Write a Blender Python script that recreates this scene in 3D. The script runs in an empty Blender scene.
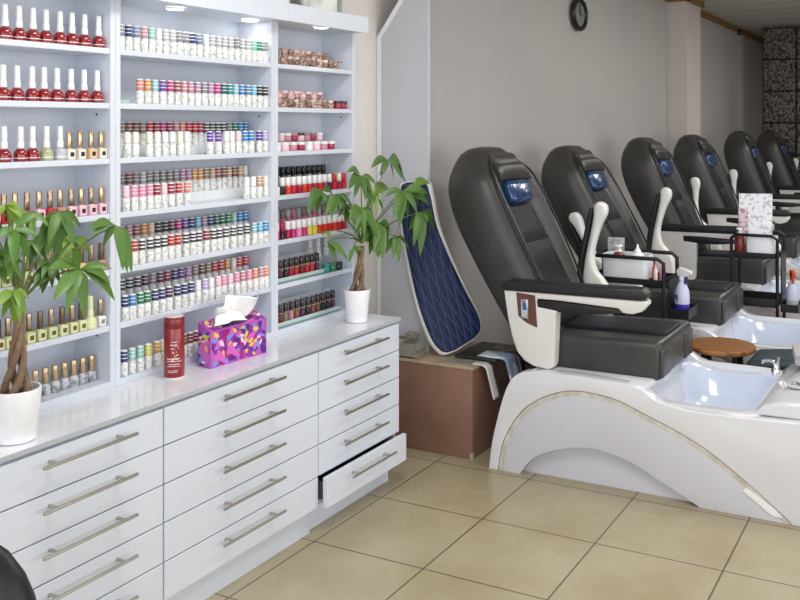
import bpy, bmesh, math, random
from mathutils import Vector, Matrix, noise
random.seed(7)
PI = math.pi
sc = bpy.context.scene
COL = sc.collection

# ------------------------------------------------------------------ camera numbers
FPX, CX, HY, YAW, CAMH = 938.0, 463.0, 124.7, 0.4785, 1.52
SN, CS = math.sin(YAW), math.cos(YAW)
def ray(px, py):
    r = (px - CX) / FPX
    return Vector((CS + SN * r, SN - CS * r, -(py - HY) / FPX))
def on_y(px, py, Y):
    d = ray(px, py); return Vector((0, 0, CAMH)) + d * (Y / d.y)
def on_x(px, py, X):
    d = ray(px, py); return Vector((0, 0, CAMH)) + d * (X / d.x)
def on_z(px, py, Z):
    d = ray(px, py); return Vector((0, 0, CAMH)) + d * ((Z - CAMH) / d.z)

# ------------------------------------------------------------------ materials
def lin(h):
    h = h.lstrip('#'); o = []
    for i in (0, 2, 4):
        c = int(h[i:i + 2], 16) / 255
        o.append(c / 12.92 if c <= .04045 else ((c + .055) / 1.055) ** 2.4)
    return (*o, 1.0)
MATS = {}
def mat(name, hexc, rough=.5, metal=0.0, spec=.5, coat=0.0, emit=None, estr=0, trans=0, alpha=1):
    if name in MATS: return MATS[name]
    m = bpy.data.materials.new(name); m.use_nodes = True
    b = m.node_tree.nodes['Principled BSDF']
    b.inputs['Base Color'].default_value = lin(hexc)
    b.inputs['Roughness'].default_value = rough
    b.inputs['Metallic'].default_value = metal
    b.inputs['Specular IOR Level'].default_value = spec
    b.inputs['Coat Weight'].default_value = coat
    b.inputs['Transmission Weight'].default_value = trans
    b.inputs['Alpha'].default_value = alpha
    if emit:
        b.inputs['Emission Color'].default_value = lin(emit); b.inputs['Emission Strength'].default_value = estr
    MATS[name] = m
    return m
def NT(m):
    nt = m.node_tree
    return nt, nt.nodes, nt.links, nt.nodes['Principled BSDF']
def add(nodes, t, **kw):
    n = nodes.new(t)
    for k, v in kw.items(): setattr(n, k, v)
    return n
def ramp(nodes, stops, mode='LINEAR'):
    r = nodes.new('ShaderNodeValToRGB'); cr = r.color_ramp; cr.interpolation = mode
    while len(cr.elements) < len(stops): cr.elements.new(.5)
    for e, (p, c) in zip(cr.elements, stops):
        e.position = p; e.color = lin(c) if isinstance(c, str) else c
    return r
def noisy(name, c1, c2, scale=8, rough=.5, bump=0, detail=4, bscale=None, **kw):
    if name in MATS: return MATS[name]
    m = mat(name, c1, rough, **kw); nt, N, L, b = NT(m)
    tc = add(N, 'ShaderNodeTexCoord'); nz = add(N, 'ShaderNodeTexNoise')
    nz.inputs['Scale'].default_value = scale; nz.inputs['Detail'].default_value = detail
    L.new(tc.outputs['Object'], nz.inputs['Vector'])
    r = ramp(N, [(.35, c1), (.65, c2)]); L.new(nz.outputs['Fac'], r.inputs['Fac']); L.new(r.outputs['Color'], b.inputs['Base Color'])
    if bump:
        n2 = add(N, 'ShaderNodeTexNoise'); n2.inputs['Scale'].default_value = bscale or scale * 6
        L.new(tc.outputs['Object'], n2.inputs['Vector'])
        bp = add(N, 'ShaderNodeBump'); bp.inputs['Strength'].default_value = bump; bp.inputs['Distance'].default_value = .004
        L.new(n2.outputs['Fac'], bp.inputs['Height']); L.new(bp.outputs['Normal'], b.inputs['Normal'])
    return m

WHITE = noisy('white_laminate', '#d9dfea', '#d5dbe6', 3, .28)
WALLW = noisy('white_wall_paint', '#e6e0dc', '#e2dcd8', 2, .8, .05)
WALLG = noisy('grey_wall_paint', '#b4b0ad', '#aeabaa', 1.2, .75, .05)
PILLAR = noisy('pale_grey_paint', '#c9ccd4', '#c5c8d0', 1.2, .6)
TRIMW = mat('white_gloss_trim', '#eceff0', .35)
COLM = noisy('column_paint', '#c6bdb6', '#c2bab4', 2, .7)
GOLD = noisy('ochre_timber_trim', '#7d5a22', '#8d6a2c', 14, .5)
STEEL = mat('brushed_steel', '#b7b4ab', .32, 1.0)
CHROME = mat('chrome', '#dfe3e8', .12, 1.0)
DARKGAP = mat('black_void', '#141416', .7)
LEATHER = noisy('black_leather', '#3b3937', '#323130', 7, .36, .25, bscale=220, spec=.55)
LEATHERB = noisy('navy_black_leather', '#1e2126', '#1a1d22', 7, .55, .25, bscale=220, spec=.3)
LEATHERN = mat('black_seam_piping', '#1c1d1f', .45)
BLUEP = noisy('blue_vinyl', '#17335f', '#1f4577', 18, .18, .4, bscale=40, coat=.5)
SHELL = noisy('white_gelcoat', '#e2e2e6', '#dcdce1', 2, .16, coat=.5)
SHELLG = noisy('grey_white_gelcoat', '#cfcfd6', '#cacad2', 2, .2, coat=.4)
BOWL = noisy('pale_blue_acrylic', '#dde7f8', '#d7e2f5', 3, .12, coat=.6)
ARMW = mat('white_plastic', '#e4e2df', .3)
BLKP = mat('black_plastic', '#19191b', .38)
BLKM = mat('black_powder_coated_steel', '#121214', .4, .3)
CLEAR = mat('clear_acrylic', '#e9f2f2', .08, alpha=.22)
SOIL = noisy('potting_soil', '#2a1f17', '#46362a', 60, .95, .5)
POT = mat('white_glazed_pot', '#f0f1f4', .22, coat=.4)
BARK = noisy('tan_bark', '#8a7159', '#6d5744', 30, .8, .6)
PAPER = mat('white_paper', '#f2f2f0', .8)
PLYW = noisy('worn_tan_board', '#b7a58c', '#a5937b', 10, .7)
BROWN = noisy('brown_painted_panel', '#8d6a5a', '#7f5e50', 5, .45, .04)
def wood_mat():
    m = mat('stained_wood', '#8a5a2e', .4); nt, N, L, b = NT(m)
    tc = add(N, 'ShaderNodeTexCoord'); w = add(N, 'ShaderNodeTexWave'); w.inputs['Scale'].default_value = 9
    w.inputs['Distortion'].default_value = 5; w.inputs['Detail'].default_value = 2
    L.new(tc.outputs['Object'], w.inputs['Vector'])
    r = ramp(N, [(.1, '#7a4c26'), (.9, '#a06c3a')]); L.new(w.outputs['Fac'], r.inputs['Fac']); L.new(r.outputs['Color'], b.inputs['Base Color'])
    return m
WOOD = wood_mat()
WOODD = noisy('walnut_inlay', '#6b3a22', '#552a17', 25, .3, coat=.4)
INLAY = noisy('marbled_inlay', '#dad7d0', '#c2b8a5', 22, .25, detail=6)

def floor_mat():
    m = mat('beige_floor_tile', '#b7aa8e', .3); nt, N, L, b = NT(m)
    tc = add(N, 'ShaderNodeTexCoord'); mp = add(N, 'ShaderNodeMapping')
    mp.inputs['Location'].default_value = (-3.244 + .4572 * 20, -1.5995 + .4572 * 20, 0)
    L.new(tc.outputs['Object'], mp.inputs['Vector'])
    br = add(N, 'ShaderNodeTexBrick', offset=0.0, squash=1.0)
    br.inputs['Scale'].default_value = 1; br.inputs['Brick Width'].default_value = .4572; br.inputs['Row Height'].default_value = .4572
    br.inputs['Mortar Size'].default_value = .0032; br.inputs['Mortar Smooth'].default_value = .2
    br.inputs['Color1'].default_value = lin('#b9af94'); br.inputs['Color2'].default_value = lin('#b2a88c'); br.inputs['Mortar'].default_value = lin('#62574a')
    L.new(mp.outputs['Vector'], br.inputs['Vector'])
    nz = add(N, 'ShaderNodeTexNoise'); nz.inputs['Scale'].default_value = 3.2; nz.inputs['Detail'].default_value = 8; nz.inputs['Roughness'].default_value = .65
    L.new(tc.outputs['Object'], nz.inputs['Vector'])
    r = ramp(N, [(.3, '#ded4c0'), (.7, '#ffffff')]); L.new(nz.outputs['Fac'], r.inputs['Fac'])
    mx = add(N, 'ShaderNodeMix', data_type='RGBA', blend_type='MULTIPLY'); mx.inputs['Factor'].default_value = .8
    L.new(br.outputs['Color'], mx.inputs['A']); L.new(r.outputs['Color'], mx.inputs['B']); L.new(mx.outputs['Result'], b.inputs['Base Color'])
    bp = add(N, 'ShaderNodeBump', invert=True); bp.inputs['Strength'].default_value = .4; bp.inputs['Distance'].default_value = .003
    L.new(br.outputs['Fac'], bp.inputs['Height']); L.new(bp.outputs['Normal'], b.inputs['Normal'])
    return m
def ceiling_mat():
    m = mat('grey_ceiling_panels', '#c2c1bf', .7); nt, N, L, b = NT(m)
    tc = add(N, 'ShaderNodeTexCoord'); w = add(N, 'ShaderNodeTexWave', bands_direction='X'); w.inputs['Scale'].default_value = .62
    L.new(tc.outputs['Object'], w.inputs['Vector'])
    r = ramp(N, [(0, '#a9a8a6'), (.08, '#c4c3c1')]); L.new(w.outputs['Fac'], r.inputs['Fac']); L.new(r.outputs['Color'], b.inputs['Base Color'])
    return m
def ornate_mat():
    m = mat('dark_ornate_panel', '#2a2523', .4); nt, N, L, b = NT(m)
    tc = add(N, 'ShaderNodeTexCoord'); v = add(N, 'ShaderNodeTexVoronoi', feature='SMOOTH_F1'); v.inputs['Scale'].default_value = 22
    nz = add(N, 'ShaderNodeTexNoise'); nz.inputs['Scale'].default_value = 26; nz.inputs['Detail'].default_value = 3; nz.inputs['Distortion'].default_value = 2.5
    L.new(tc.outputs['Object'], v.inputs['Vector']); L.new(tc.outputs['Object'], nz.inputs['Vector'])
    ad = add(N, 'ShaderNodeMath', operation='MULTIPLY'); L.new(v.outputs['Distance'], ad.inputs[0]); L.new(nz.outputs['Fac'], ad.inputs[1])
    r = ramp(N, [(.10, '#161413'), (.18, '#2c2623'), (.23, '#8f8378'), (.29, '#1a1715')]); L.new(ad.outputs['Value'], r.inputs['Fac']); L.new(r.outputs['Color'], b.inputs['Base Color'])
    return m
def quilt_mat():
    m = mat('navy_quilted_fabric', '#16285a', .6); nt, N, L, b = NT(m)
    uv = add(N, 'ShaderNodeUVMap'); sp = add(N, 'ShaderNodeSeparateXYZ'); L.new(uv.outputs['UV'], sp.inputs['Vector'])
    def diag(sign):
        a = add(N, 'ShaderNodeMath', operation='MULTIPLY'); a.inputs[1].default_value = 26.0; L.new(sp.outputs['X'], a.inputs[0])
        c = add(N, 'ShaderNodeMath', operation='MULTIPLY'); c.inputs[1].default_value = 6.0 * sign; L.new(sp.outputs['Y'], c.inputs[0])
        s = add(N, 'ShaderNodeMath', operation='ADD'); L.new(a.outputs[0], s.inputs[0]); L.new(c.outputs[0], s.inputs[1])
        f = add(N, 'ShaderNodeMath', operation='PINGPONG'); f.inputs[1].default_value = .5; L.new(s.outputs[0], f.inputs[0])
        return f
    f1, f2 = diag(1), diag(-1)
    mn = add(N, 'ShaderNodeMath', operation='MINIMUM'); L.new(f1.outputs[0], mn.inputs[0]); L.new(f2.outputs[0], mn.inputs[1])
    r = ramp(N, [(.0, '#4a6494'), (.025, '#2d4677'), (.05, '#0f1d48'), (1, '#13244f')]); L.new(mn.outputs[0], r.inputs['Fac']); L.new(r.outputs['Color'], b.inputs['Base Color'])
    bp = add(N, 'ShaderNodeBump'); bp.inputs['Strength'].default_value = .6; bp.inputs['Distance'].default_value = .01
    L.new(mn.outputs[0], bp.inputs['Height']); L.new(bp.outputs['Normal'], b.inputs['Normal'])
    return m
def leaf_mat():
    m = mat('green_leaf', '#4d7a2c', .42); nt, N, L, b = NT(m)
    tc = add(N, 'ShaderNodeTexCoord'); nz = add(N, 'ShaderNodeTexNoise'); nz.inputs['Scale'].default_value = 14
    L.new(tc.outputs['Object'], nz.inputs['Vector'])
    oi = add(N, 'ShaderNodeObjectInfo')
    r = ramp(N, [(.0, '#31561c'), (.6, '#527a2a'), (1, '#8aa83f')])
    a = add(N, 'ShaderNodeMath', operation='MULTIPLY_ADD'); a.inputs[1].default_value = .45
    L.new(nz.outputs['Fac'], a.inputs[0])
    s = add(N, 'ShaderNodeMath', operation='MULTIPLY'); s.inputs[1].default_value = .65; L.new(oi.outputs['Random'], s.inputs[0])
    L.new(s.outputs[0], a.inputs[2]); L.new(a.outputs[0], r.inputs['Fac']); L.new(r.outputs['Color'], b.inputs['Base Color'])
    b.inputs['Subsurface Weight'].default_value = .0
    return m
FLOORM, CEILM, ORNATE, QUILT, LEAF = floor_mat(), ceiling_mat(), ornate_mat(), quilt_mat(), leaf_mat()

HEX = dict(gray='8a8a8c', navy='2b3a72', bluegray='6f87a8', rose='c98a94', mint='8fd0c0', white='efefef', salmon='e0876f', orange='e0913f',
    aqua='8fc7d0', purple='6a3fa0', magenta='c8287f', mauve='b583ab', teal='1f8f82', dteal='1d5f66', blue='2f86c9', lblue='6cc0e6', black='26262a',
    brown='7a4a3a', rosebrown='94584f', taupe='8f8073', red='c2242f', crimson='a01c42', pink='ec8fb5', lpink='f3c6d5', green='1f7d54', gold='d8a23f',
    tan='c9a27b', cream='ece4d4', violet='5b2fb0', plum='5d1f4e', peach='ecc49a', indigo='2a2f6b', lavender='b9a8dc', yellow='e8d94f', redorange='e0402c', bw='2a2a2c', lgray='b9bcc2')
WORD = dict(gray='grey', lgray='pale grey', bluegray='blue-grey', dteal='dark teal', lblue='light blue', rosebrown='rosy brown', lpink='pale pink', redorange='red-orange', bw='black-and-white banded')
def cap_mat(c):
    n = 'striped_cap_' + c
    if n in MATS: return MATS[n]
    m = mat(n, HEX[c], .35); nt, N, L, b = NT(m)
    tc = add(N, 'ShaderNodeTexCoord'); sp = add(N, 'ShaderNodeSeparateXYZ'); L.new(tc.outputs['Object'], sp.inputs['Vector'])
    mr = add(N, 'ShaderNodeMapRange'); mr.inputs['From Min'].default_value = .044; mr.inputs['From Max'].default_value = .081; L.new(sp.outputs['Z'], mr.inputs['Value'])
    k = '#' + HEX[c]; w = '#f2f2f2'
    if c == 'bw' or c == 'lgray':
        st = [(0, k), (.20, w), (.34, k), (.52, w), (.64, k), (.82, w)]
    else:
        st = [(0, k), (.29, w), (.36, k), (.60, w), (.67, k), (.90, w)]
    r = ramp(N, st, 'CONSTANT'); L.new(mr.outputs['Result'], r.inputs['Fac']); L.new(r.outputs['Color'], b.inputs['Base Color'])
    return m
def label_mat(name, base, mark, thr=.56, scale=70):
    if name in MATS: return MATS[name]
    m = mat(name, base, .3); nt, N, L, b = NT(m)
    tc = add(N, 'ShaderNodeTexCoord'); oi = add(N, 'ShaderNodeObjectInfo')
    ad = add(N, 'ShaderNodeVectorMath', operation='ADD'); L.new(tc.outputs['Object'], ad.inputs[0])
    cm = add(N, 'ShaderNodeCombineXYZ'); L.new(oi.outputs['Random'], cm.inputs['X']); L.new(oi.outputs['Random'], cm.inputs['Z']); L.new(cm.outputs[0], ad.inputs[1])
    nz = add(N, 'ShaderNodeTexNoise'); nz.inputs['Scale'].default_value = scale; nz.inputs['Detail'].default_value = 1; L.new(ad.outputs[0], nz.inputs['Vector'])
    r = ramp(N, [(thr - .05, base), (thr + .05, mark)]); L.new(nz.outputs['Fac'], r.inputs['Fac']); L.new(r.outputs['Color'], b.inputs['Base Color'])
    return m
GELW = label_mat('white_bottle_label', '#f0f0ee', '#c3cac6', .58, 90)
def pm(c, rough=.25, coat=.4): return mat('gloss_' + c, HEX[c], rough, coat=coat)

# ------------------------------------------------------------------ mesh builder
class MB:
    def __init__(s): s.bm = bmesh.new()
    def _mi(s, faces, mi):
        for f in faces: f.material_index = mi
    def box(s, x0, x1, y0, y1, z0, z1, bev=0, seg=2, mi=0):
        r = bmesh.ops.create_cube(s.bm, size=1)
        vs = r['verts']
        for v in vs: v.co = Vector((x0 + (v.co.x + .5) * (x1 - x0), y0 + (v.co.y + .5) * (y1 - y0), z0 + (v.co.z + .5) * (z1 - z0)))
        es = list({e for v in vs for e in v.link_edges}); fs = list({f for v in vs for f in v.link_faces})
        s._mi(fs, mi)
        if bev: bmesh.ops.bevel(s.bm, geom=es, offset=bev, segments=seg, profile=.5, affect='EDGES', clamp_overlap=True, material=-1)
        return s
    def rings(s, rings, cap0=True, cap1=True, mi=0, closed=True, mif=None):
        R = [[s.bm.verts.new(p) for p in r] for r in rings]
        n = len(R[0])
        for i in range(len(R) - 1):
            for j in range(n if closed else n - 1):
                k = (j + 1) % n
                f = s.bm.faces.new((R[i][j], R[i][k], R[i + 1][k], R[i + 1][j])); f.material_index = mif(i) if mif else mi
        if cap0:
            f = s.bm.faces.new(list(reversed(R[0]))); f.material_index = mif(0) if mif else mi
        if cap1:
            f = s.bm.faces.new(R[-1]); f.material_index = mif(len(R) - 2) if mif else mi
        return s
    def lathe(s, prof, seg=16, c=(0, 0, 0), mi=0, mif=None, cap0=True, cap1=True, sq=0):
        rr = []
        for r, z in prof:
            ring = []
            for k in range(seg):
                a = 2 * PI * k / seg
                ca, sa = math.cos(a), math.sin(a)
                if sq:
                    q = (abs(ca) ** sq + abs(sa) ** sq) ** (-1 / sq)
                    ca, sa = ca * q, sa * q
                ring.append((c[0] + r * ca, c[1] + r * sa, c[2] + z))
            rr.append(ring)
        return s.rings(rr, cap0, cap1, mi, True, mif)
    def tube(s, path, r, seg=8, mi=0, closed=False):
        P = [Vector(p) for p in path]; n = len(P); rr = []
        up = None
        for i in range(n):
            if closed: t = P[(i + 1) % n] - P[i - 1]
            else: t = P[min(i + 1, n - 1)] - P[max(i - 1, 0)]
            t.normalize()
            if up is None:
                up = Vector((0, 0, 1)) if abs(t.z) < .9 else Vector((1, 0, 0))
            u = t.cross(up)
            if u.length < 1e-4: u = t.orthogonal()
            u.normalize(); v = u.cross(t).normalized(); up = v
            ri = r[i] if isinstance(r, (list, tuple)) else r
            rr.append([P[i] + u * (ri * math.cos(2 * PI * k / seg)) + v * (ri * math.sin(2 * PI * k / seg)) for k in range(seg)])
        if closed: rr.append(rr[0]); return s.rings(rr, False, False, mi)
        return s.rings(rr, True, True, mi)
    def prism(s, poly, a0, a1, axis='x', bev=0, seg=2, mi=0):
        """poly: list of 2D points; axis x -> (y,z), y -> (x,z), z -> (x,y)"""
        def p3(p, a): return {'x': (a, p[0], p[1]), 'y': (p[0], a, p[1]), 'z': (p[0], p[1], a)}[axis]
        A = [s.bm.verts.new(p3(p, a0)) for p in poly]; B = [s.bm.verts.new(p3(p, a1)) for p in poly]
        n = len(poly); fs = [s.bm.faces.new(A), s.bm.faces.new(list(reversed(B)))]
        for i in range(n):
            k = (i + 1) % n; fs.append(s.bm.faces.new((A[k], A[i], B[i], B[k])))
        s._mi(fs, mi)
        bmesh.ops.recalc_face_normals(s.bm, faces=fs)
        if bev:
            es = list(fs[0].edges) + list(fs[1].edges)
            bmesh.ops.bevel(s.bm, geom=es, offset=bev, segments=seg, profile=.5, affect='EDGES', clamp_overlap=True, material=-1)
        return s
    def xf(s, M):
        bmesh.ops.transform(s.bm, matrix=M, verts=s.bm.verts); return s
    def grid(s, fn, nu, nv, mi=0, uv=False):
        V = [[s.bm.verts.new(fn(i / nu, j / nv)) for j in range(nv + 1)] for i in range(nu + 1)]
        for i in range(nu):
            for j in range(nv):
                f = s.bm.faces.new((V[i][j], V[i + 1][j], V[i + 1][j + 1], V[i][j + 1])); f.material_index = mi
        return s

def link(o, parent=None):
    COL.objects.link(o)
    if parent is not None: o.parent = parent
    return o
def obj(name, mb, mats, parent=None, at=(0, 0, 0), smooth=35, subsurf=0, solid=0, bevel=0, recalc=True):
    me = bpy.data.meshes.new(name)
    if recalc: bmesh.ops.recalc_face_normals(mb.bm, faces=mb.bm.faces)
    a = Vector(at)
    if parent is None and a.length: pass
    mb.bm.to_mesh(me); mb.bm.free()
    for m in (mats if isinstance(mats, (list, tuple)) else [mats]): me.materials.append(m)
    if smooth:
        me.polygons.foreach_set('use_smooth', [True] * len(me.polygons))
        if not subsurf: me.set_sharp_from_angle(angle=math.radians(smooth))
    o = bpy.data.objects.new(name, me); o.location = a
    if solid:
        md = o.modifiers.new('solidify', 'SOLIDIFY'); md.thickness = solid; md.offset = 0
    if bevel:
        md = o.modifiers.new('bevel', 'BEVEL'); md.width = bevel; md.segments = 3; md.limit_method = 'ANGLE'
    if subsurf:
        md = o.modifiers.new('subsurf', 'SUBSURF'); md.levels = subsurf; md.render_levels = subsurf
    return link(o, parent)
def tag(o, label=None, cat=None, group=None, kind=None):
    if label: o['label'] = label
    if cat: o['category'] = cat
    if group: o['group'] = group
    if kind: o['kind'] = kind
    return o
def thing(name, label, cat, loc=(0, 0, 0), rotz=0, group=None):
    o = bpy.data.objects.new(name, None); o.location = loc; o.rotation_euler = (0, 0, rotz); o.empty_display_size = .1
    COL.objects.link(o); return tag(o, label, cat, group)
def struct(name, mb, m, **k):
    return tag(obj(name, mb, m, **k), kind='structure')
def kids(o): return [c for c in bpy.data.objects if c.parent == o]
def copy_tree(o, parent=None, skip=()):
    c = o.copy(); COL.objects.link(c)
    if parent is not None: c.parent = parent
    for ch in KIDS.get(o.name, []):
        if ch.name.split('.')[0] not in skip: copy_tree(ch, c, skip)
    return c
KIDS = {}
def learn(o):
    KIDS[o.name] = kids(o)
    for c in KIDS[o.name]: learn(c)
ORD = 'first second third fourth fifth sixth seventh eighth ninth tenth eleventh twelfth thirteenth fourteenth fifteenth sixteenth seventeenth eighteenth nineteenth twentieth'.split()
def ordw(n):
    if n < 20: return ORD[n]
    return 'twenty-' + ORD[n - 20] if n < 29 else 'thirtieth'
def word(c): return WORD.get(c, c)

# ------------------------------------------------------------------ setting
CEIL = 2.72
struct('floor', MB().box(-3.0, 14.05, -5.0, 3.2, -.05, 0), FLOORM, smooth=0)
struct('ceiling', MB().box(-3.0, 14.05, -5.0, 3.2, CEIL, CEIL + .05), CEILM, smooth=0)
struct('wall_left', MB().box(-3.0, 4.9, 2.53, 2.63, 0, CEIL), WALLW, smooth=0)
struct('wall_back', MB().box(3.972, 14.0, 2.33, 2.40, 0, CEIL), WALLG, smooth=0)
struct('wall_right', MB().box(-3.0, 14.05, -5.1, -5.0, 0, CEIL), WALLW, smooth=0)
struct('wall_end', MB().box(14.0, 14.05, -5.0, 2.40, 0, CEIL), WALLG, smooth=0)
struct('pillar_corner', MB().prism([(2.24, 0), (2.525, 0), (2.525, 1.953), (2.24, 2.345)], 3.95, 3.972, 'x'), PILLAR, smooth=0)
struct('trim_corner', MB().prism([(2.505, 0), (2.528, 0), (2.528, 1.953), (2.245, 2.345), (2.217, 2.345), (2.505, 1.947)], 3.938, 3.95, 'x', .003), TRIMW, smooth=0)
struct('column', MB().box(8.64, 9.17, 2.152, 2.33, 0, CEIL), COLM, smooth=0)
t = MB(); t.box(3.975, 8.62, 2.30, 2.33, 2.66, CEIL); t.box(8.61, 9.2, 2.122, 2.152, 2.66, CEIL); t.box(8.61, 8.64, 2.122, 2.33, 2.66, CEIL); t.box(9.17, 9.2, 2.122, 2.33, 2.66, CEIL); t.box(9.2, 14.0, 2.30, 2.33, 2.66, CEIL)
struct('trim_ceiling', t, GOLD, smooth=0)

# dark ornate panels at the far end: separate tiles of the cladding
pz = thing('ornate_wall_panel', 'dark embossed metal wall panel at the far end of the salon', 'wall panel', (11.88, 1.2, 0))
b = MB()
b.box(0, .06, -1.6, .83, 0, 2.70); obj('backing_board', b, DARKGAP, pz, smooth=0)
for i in range(6):
    for j in range(7):
        y1 = .82 - i * .39; z1 = 2.69 - j * .385
        if y1 < -1.2: continue
        q = MB().box(-.025, 0, y1 - .375, y1, max(.0, z1 - .372), z1, .008, 1)
        obj('embossed_tile', q, ORNATE, pz, smooth=0)

# wall clock-like round plaque on the grey wall
ck = thing('wall_clock', 'round dark-rimmed clock on the grey wall above the chairs', 'clock', (6.21, 2.33, 2.292))
rimp = []
b = MB(); b.tube([(.124 * math.cos(2 * PI * k / 32), -.03, .100 * math.sin(2 * PI * k / 32)) for k in range(32)], .018, 8, closed=True); obj('rim', b, BLKP, ck)
b = MB(); b.lathe([(.0, 0), (.11, 0), (.11, .028), (.108, .03), (0, .03)], 32, cap0=False, cap1=False); b.xf(Matrix.Rotation(PI / 2, 4, 'X') @ Matrix.Diagonal((1, .9, 1, 1))); obj('dial', b, mat('grey_dial', '#6c6e6c', .4), ck)
b = MB(); b.box(-.004, .004, -.036, -.032, 0, .07); b.box(0, .05, -.036, -.032, -.004, .004); obj('clock_hand', b, BLKP, ck, smooth=0)
tag(obj('cable_clip', MB().box(-.04, .04, -.05, 0, -.035, .035, .01), BLKP, at=(on_y(738.6, 31, 2.30).x, 2.30, 2.655)), 'small black cable clip on the ochre ceiling trim', 'clip')

# ------------------------------------------------------------------ drawer cabinets
ZC = .701
def cabinet(x0, x1, desc, open_bottom=False, plinth_y=2.115):
    t = thing('drawer_cabinet', desc, 'cabinet', (x0, 2.075, 0), 0, 'white drawer cabinets under the display shelves')
    W = x1 - x0; g = .0018; D = .44
    b = MB()
    b.box(g, .018, .02, D, .1, .6876); b.box(W - .018, W - g, .02, D, .1, .6876); b.box(.018, W - .018, .02, D, .1, .116); b.box(.018, W - .018, D - .012, D, .116, .6876); b.box(.018, W - .018, .02, D - .012, .6715, .6876)
    obj('carcass', b, WHITE, t, smooth=0)
    obj('plinth', MB().box(g, W - g, plinth_y - 2.075, D, 0, .0995), WHITE, t, smooth=0)
    ztop = [.677, .5625, .4475, .3325, .2150, .1]
    for k in range(5):
        oy = -.036 if (open_bottom and k == 4) else 0
        d = obj('drawer', MB().box(g + .001, W - g - .001, 0, .0185, ztop[k + 1] + .0035, ztop[k] - .0005, .001, 1), WHITE, t, (0, oy, 0), smooth=0)
        if oy:
            bx = MB(); z0 = ztop[k + 1] + .02; z1 = ztop[k] - .03
            bx.box(.03, .042, .019, .40, z0, z1); bx.box(W - .042, W - .03, .019, .40, z0, z1); bx.box(.042, W - .042, .388, .40, z0, z1); bx.box(.042, W - .042, .019, .388, z0, z0 + .008)
            obj('drawer_box', bx, mat('grey_drawer_metal', '#77787c', .4, .6), d, smooth=0)
        zc = (ztop[k] + ztop[k + 1]) / 2 + .026
        L = .31; cx = W / 2 - .006
        h = MB(); h.tube([(cx - L / 2, -.034, zc), (cx + L / 2, -.034, zc)], .0050, 10)
        for sx in (-1, 1): h.tube([(cx + sx * L * .36, -.034, zc), (cx + sx * L * .36, .001, zc)], .0048, 8)
        obj('handle', h, STEEL, d)
    return t
XA, XB, XC_, XD = 1.503, 2.067, 2.838, 3.413
cabinet(XA, XB, 'white five-drawer cabinet nearest the camera, under the larger potted plant')
cabinet(XB, XC_, 'wide white five-drawer cabinet in the middle, under the tissue box')
cabinet(XC_, XD, 'narrow white cabinet with its bottom drawer pulled slightly open', True, 2.13)
ct = thing('counter_top', 'long white worktop with grey front edge on the drawer cabinets', 'worktop', (XA, 2.07, .688))
obj('slab', MB().box(0, XD + .006 - XA, 0.0015, .455, 0, .013), noisy('white_worktop', '#e9ebf1', '#e0e3ea', 6, .18, coat=.3), ct, smooth=0)
obj('edge_band', MB().box(0, XD + .006 - XA, 0, .0015, 0, .0128), mat('grey_edge_band', '#b4b8bd', .35), ct, smooth=0)

# ------------------------------------------------------------------ display shelf units
YS, YB = 2.315, 2.49
SH = [1.739, 1.569, 1.397, 1.225, 1.050, .877]     # undersides
TH = .018
STOP = [z + TH + .0008 for z in SH] + [ZC + .0208]              # shelf top surfaces, top to bottom
def shelf_unit(x0, x1, desc, fascia_top, fx0, fx1):
    t = thing('display_shelf_unit', desc, 'shelf unit', (x0, YS, ZC + .0004), 0, 'white display shelf units on the worktop')
    W = x1 - x0; H = 1.921 - ZC; dp = YB - YS; p = .02
    obj('side_panel', MB().box(.0005, p, 0, dp, 0, H), WHITE, t, smooth=0)
    obj('side_panel', MB().box(W - p, W - .0005, 0, dp, 0, H), WHITE, t, smooth=0)
    obj('back_panel', MB().box(p, W - p, dp - .012, dp, 0, H), WHITE, t, smooth=0)
    obj('bottom_panel', MB().box(p, W - p, 0, dp - .012, 0, .02), WHITE, t, smooth=0)
    for z in SH: obj('shelf', MB().box(p, W - p, .002, dp - .012, z - ZC, z - ZC + TH, .0015, 1), WHITE, t, smooth=0)
    obj('soffit', MB().box(fx0 - x0, fx1 - x0, -.066, dp, H, H + .016), WHITE, t, smooth=0)
    f = MB(); f.box(fx0 - x0, fx1 - x0, -.07, -.052, H - .004, fascia_top - ZC); obj('fascia', f, WHITE, t, smooth=0)
    if fascia_top < 2.1: obj('top_panel', MB().box(fx0 - x0, fx1 - x0, -.052, dp, fascia_top - ZC - .016, fascia_top - ZC), WHITE, t, smooth=0)
    for z in (SH[0] + .055, SH[2] + .155, SH[5] - .018):
        for yy in (.03,):
            k = MB(); k.tube([(W - p - .001, yy + .03, z - ZC), (W - p + .002, yy + .03, z - ZC)], .004, 8); obj('shelf_pin_hole', k, mat('grey_pin', '#55585c', .4, .5), t)
    return t
U1, U2, U3 = (1.503, 2.103), (2.103, 2.883), (2.883, 3.434)
shelf_unit(*U1, 'white shelf unit nearest the camera, holding the rows of red polish', CEIL - .03, 1.503, 2.103)
shelf_unit(*U2, 'white middle shelf unit packed with white gel bottles', CEIL - .03, 2.103, 2.883)
shelf_unit(*U3, 'narrow white shelf unit holding powder jars beside the smaller plant', 1.985, 2.884, 3.434)
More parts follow.
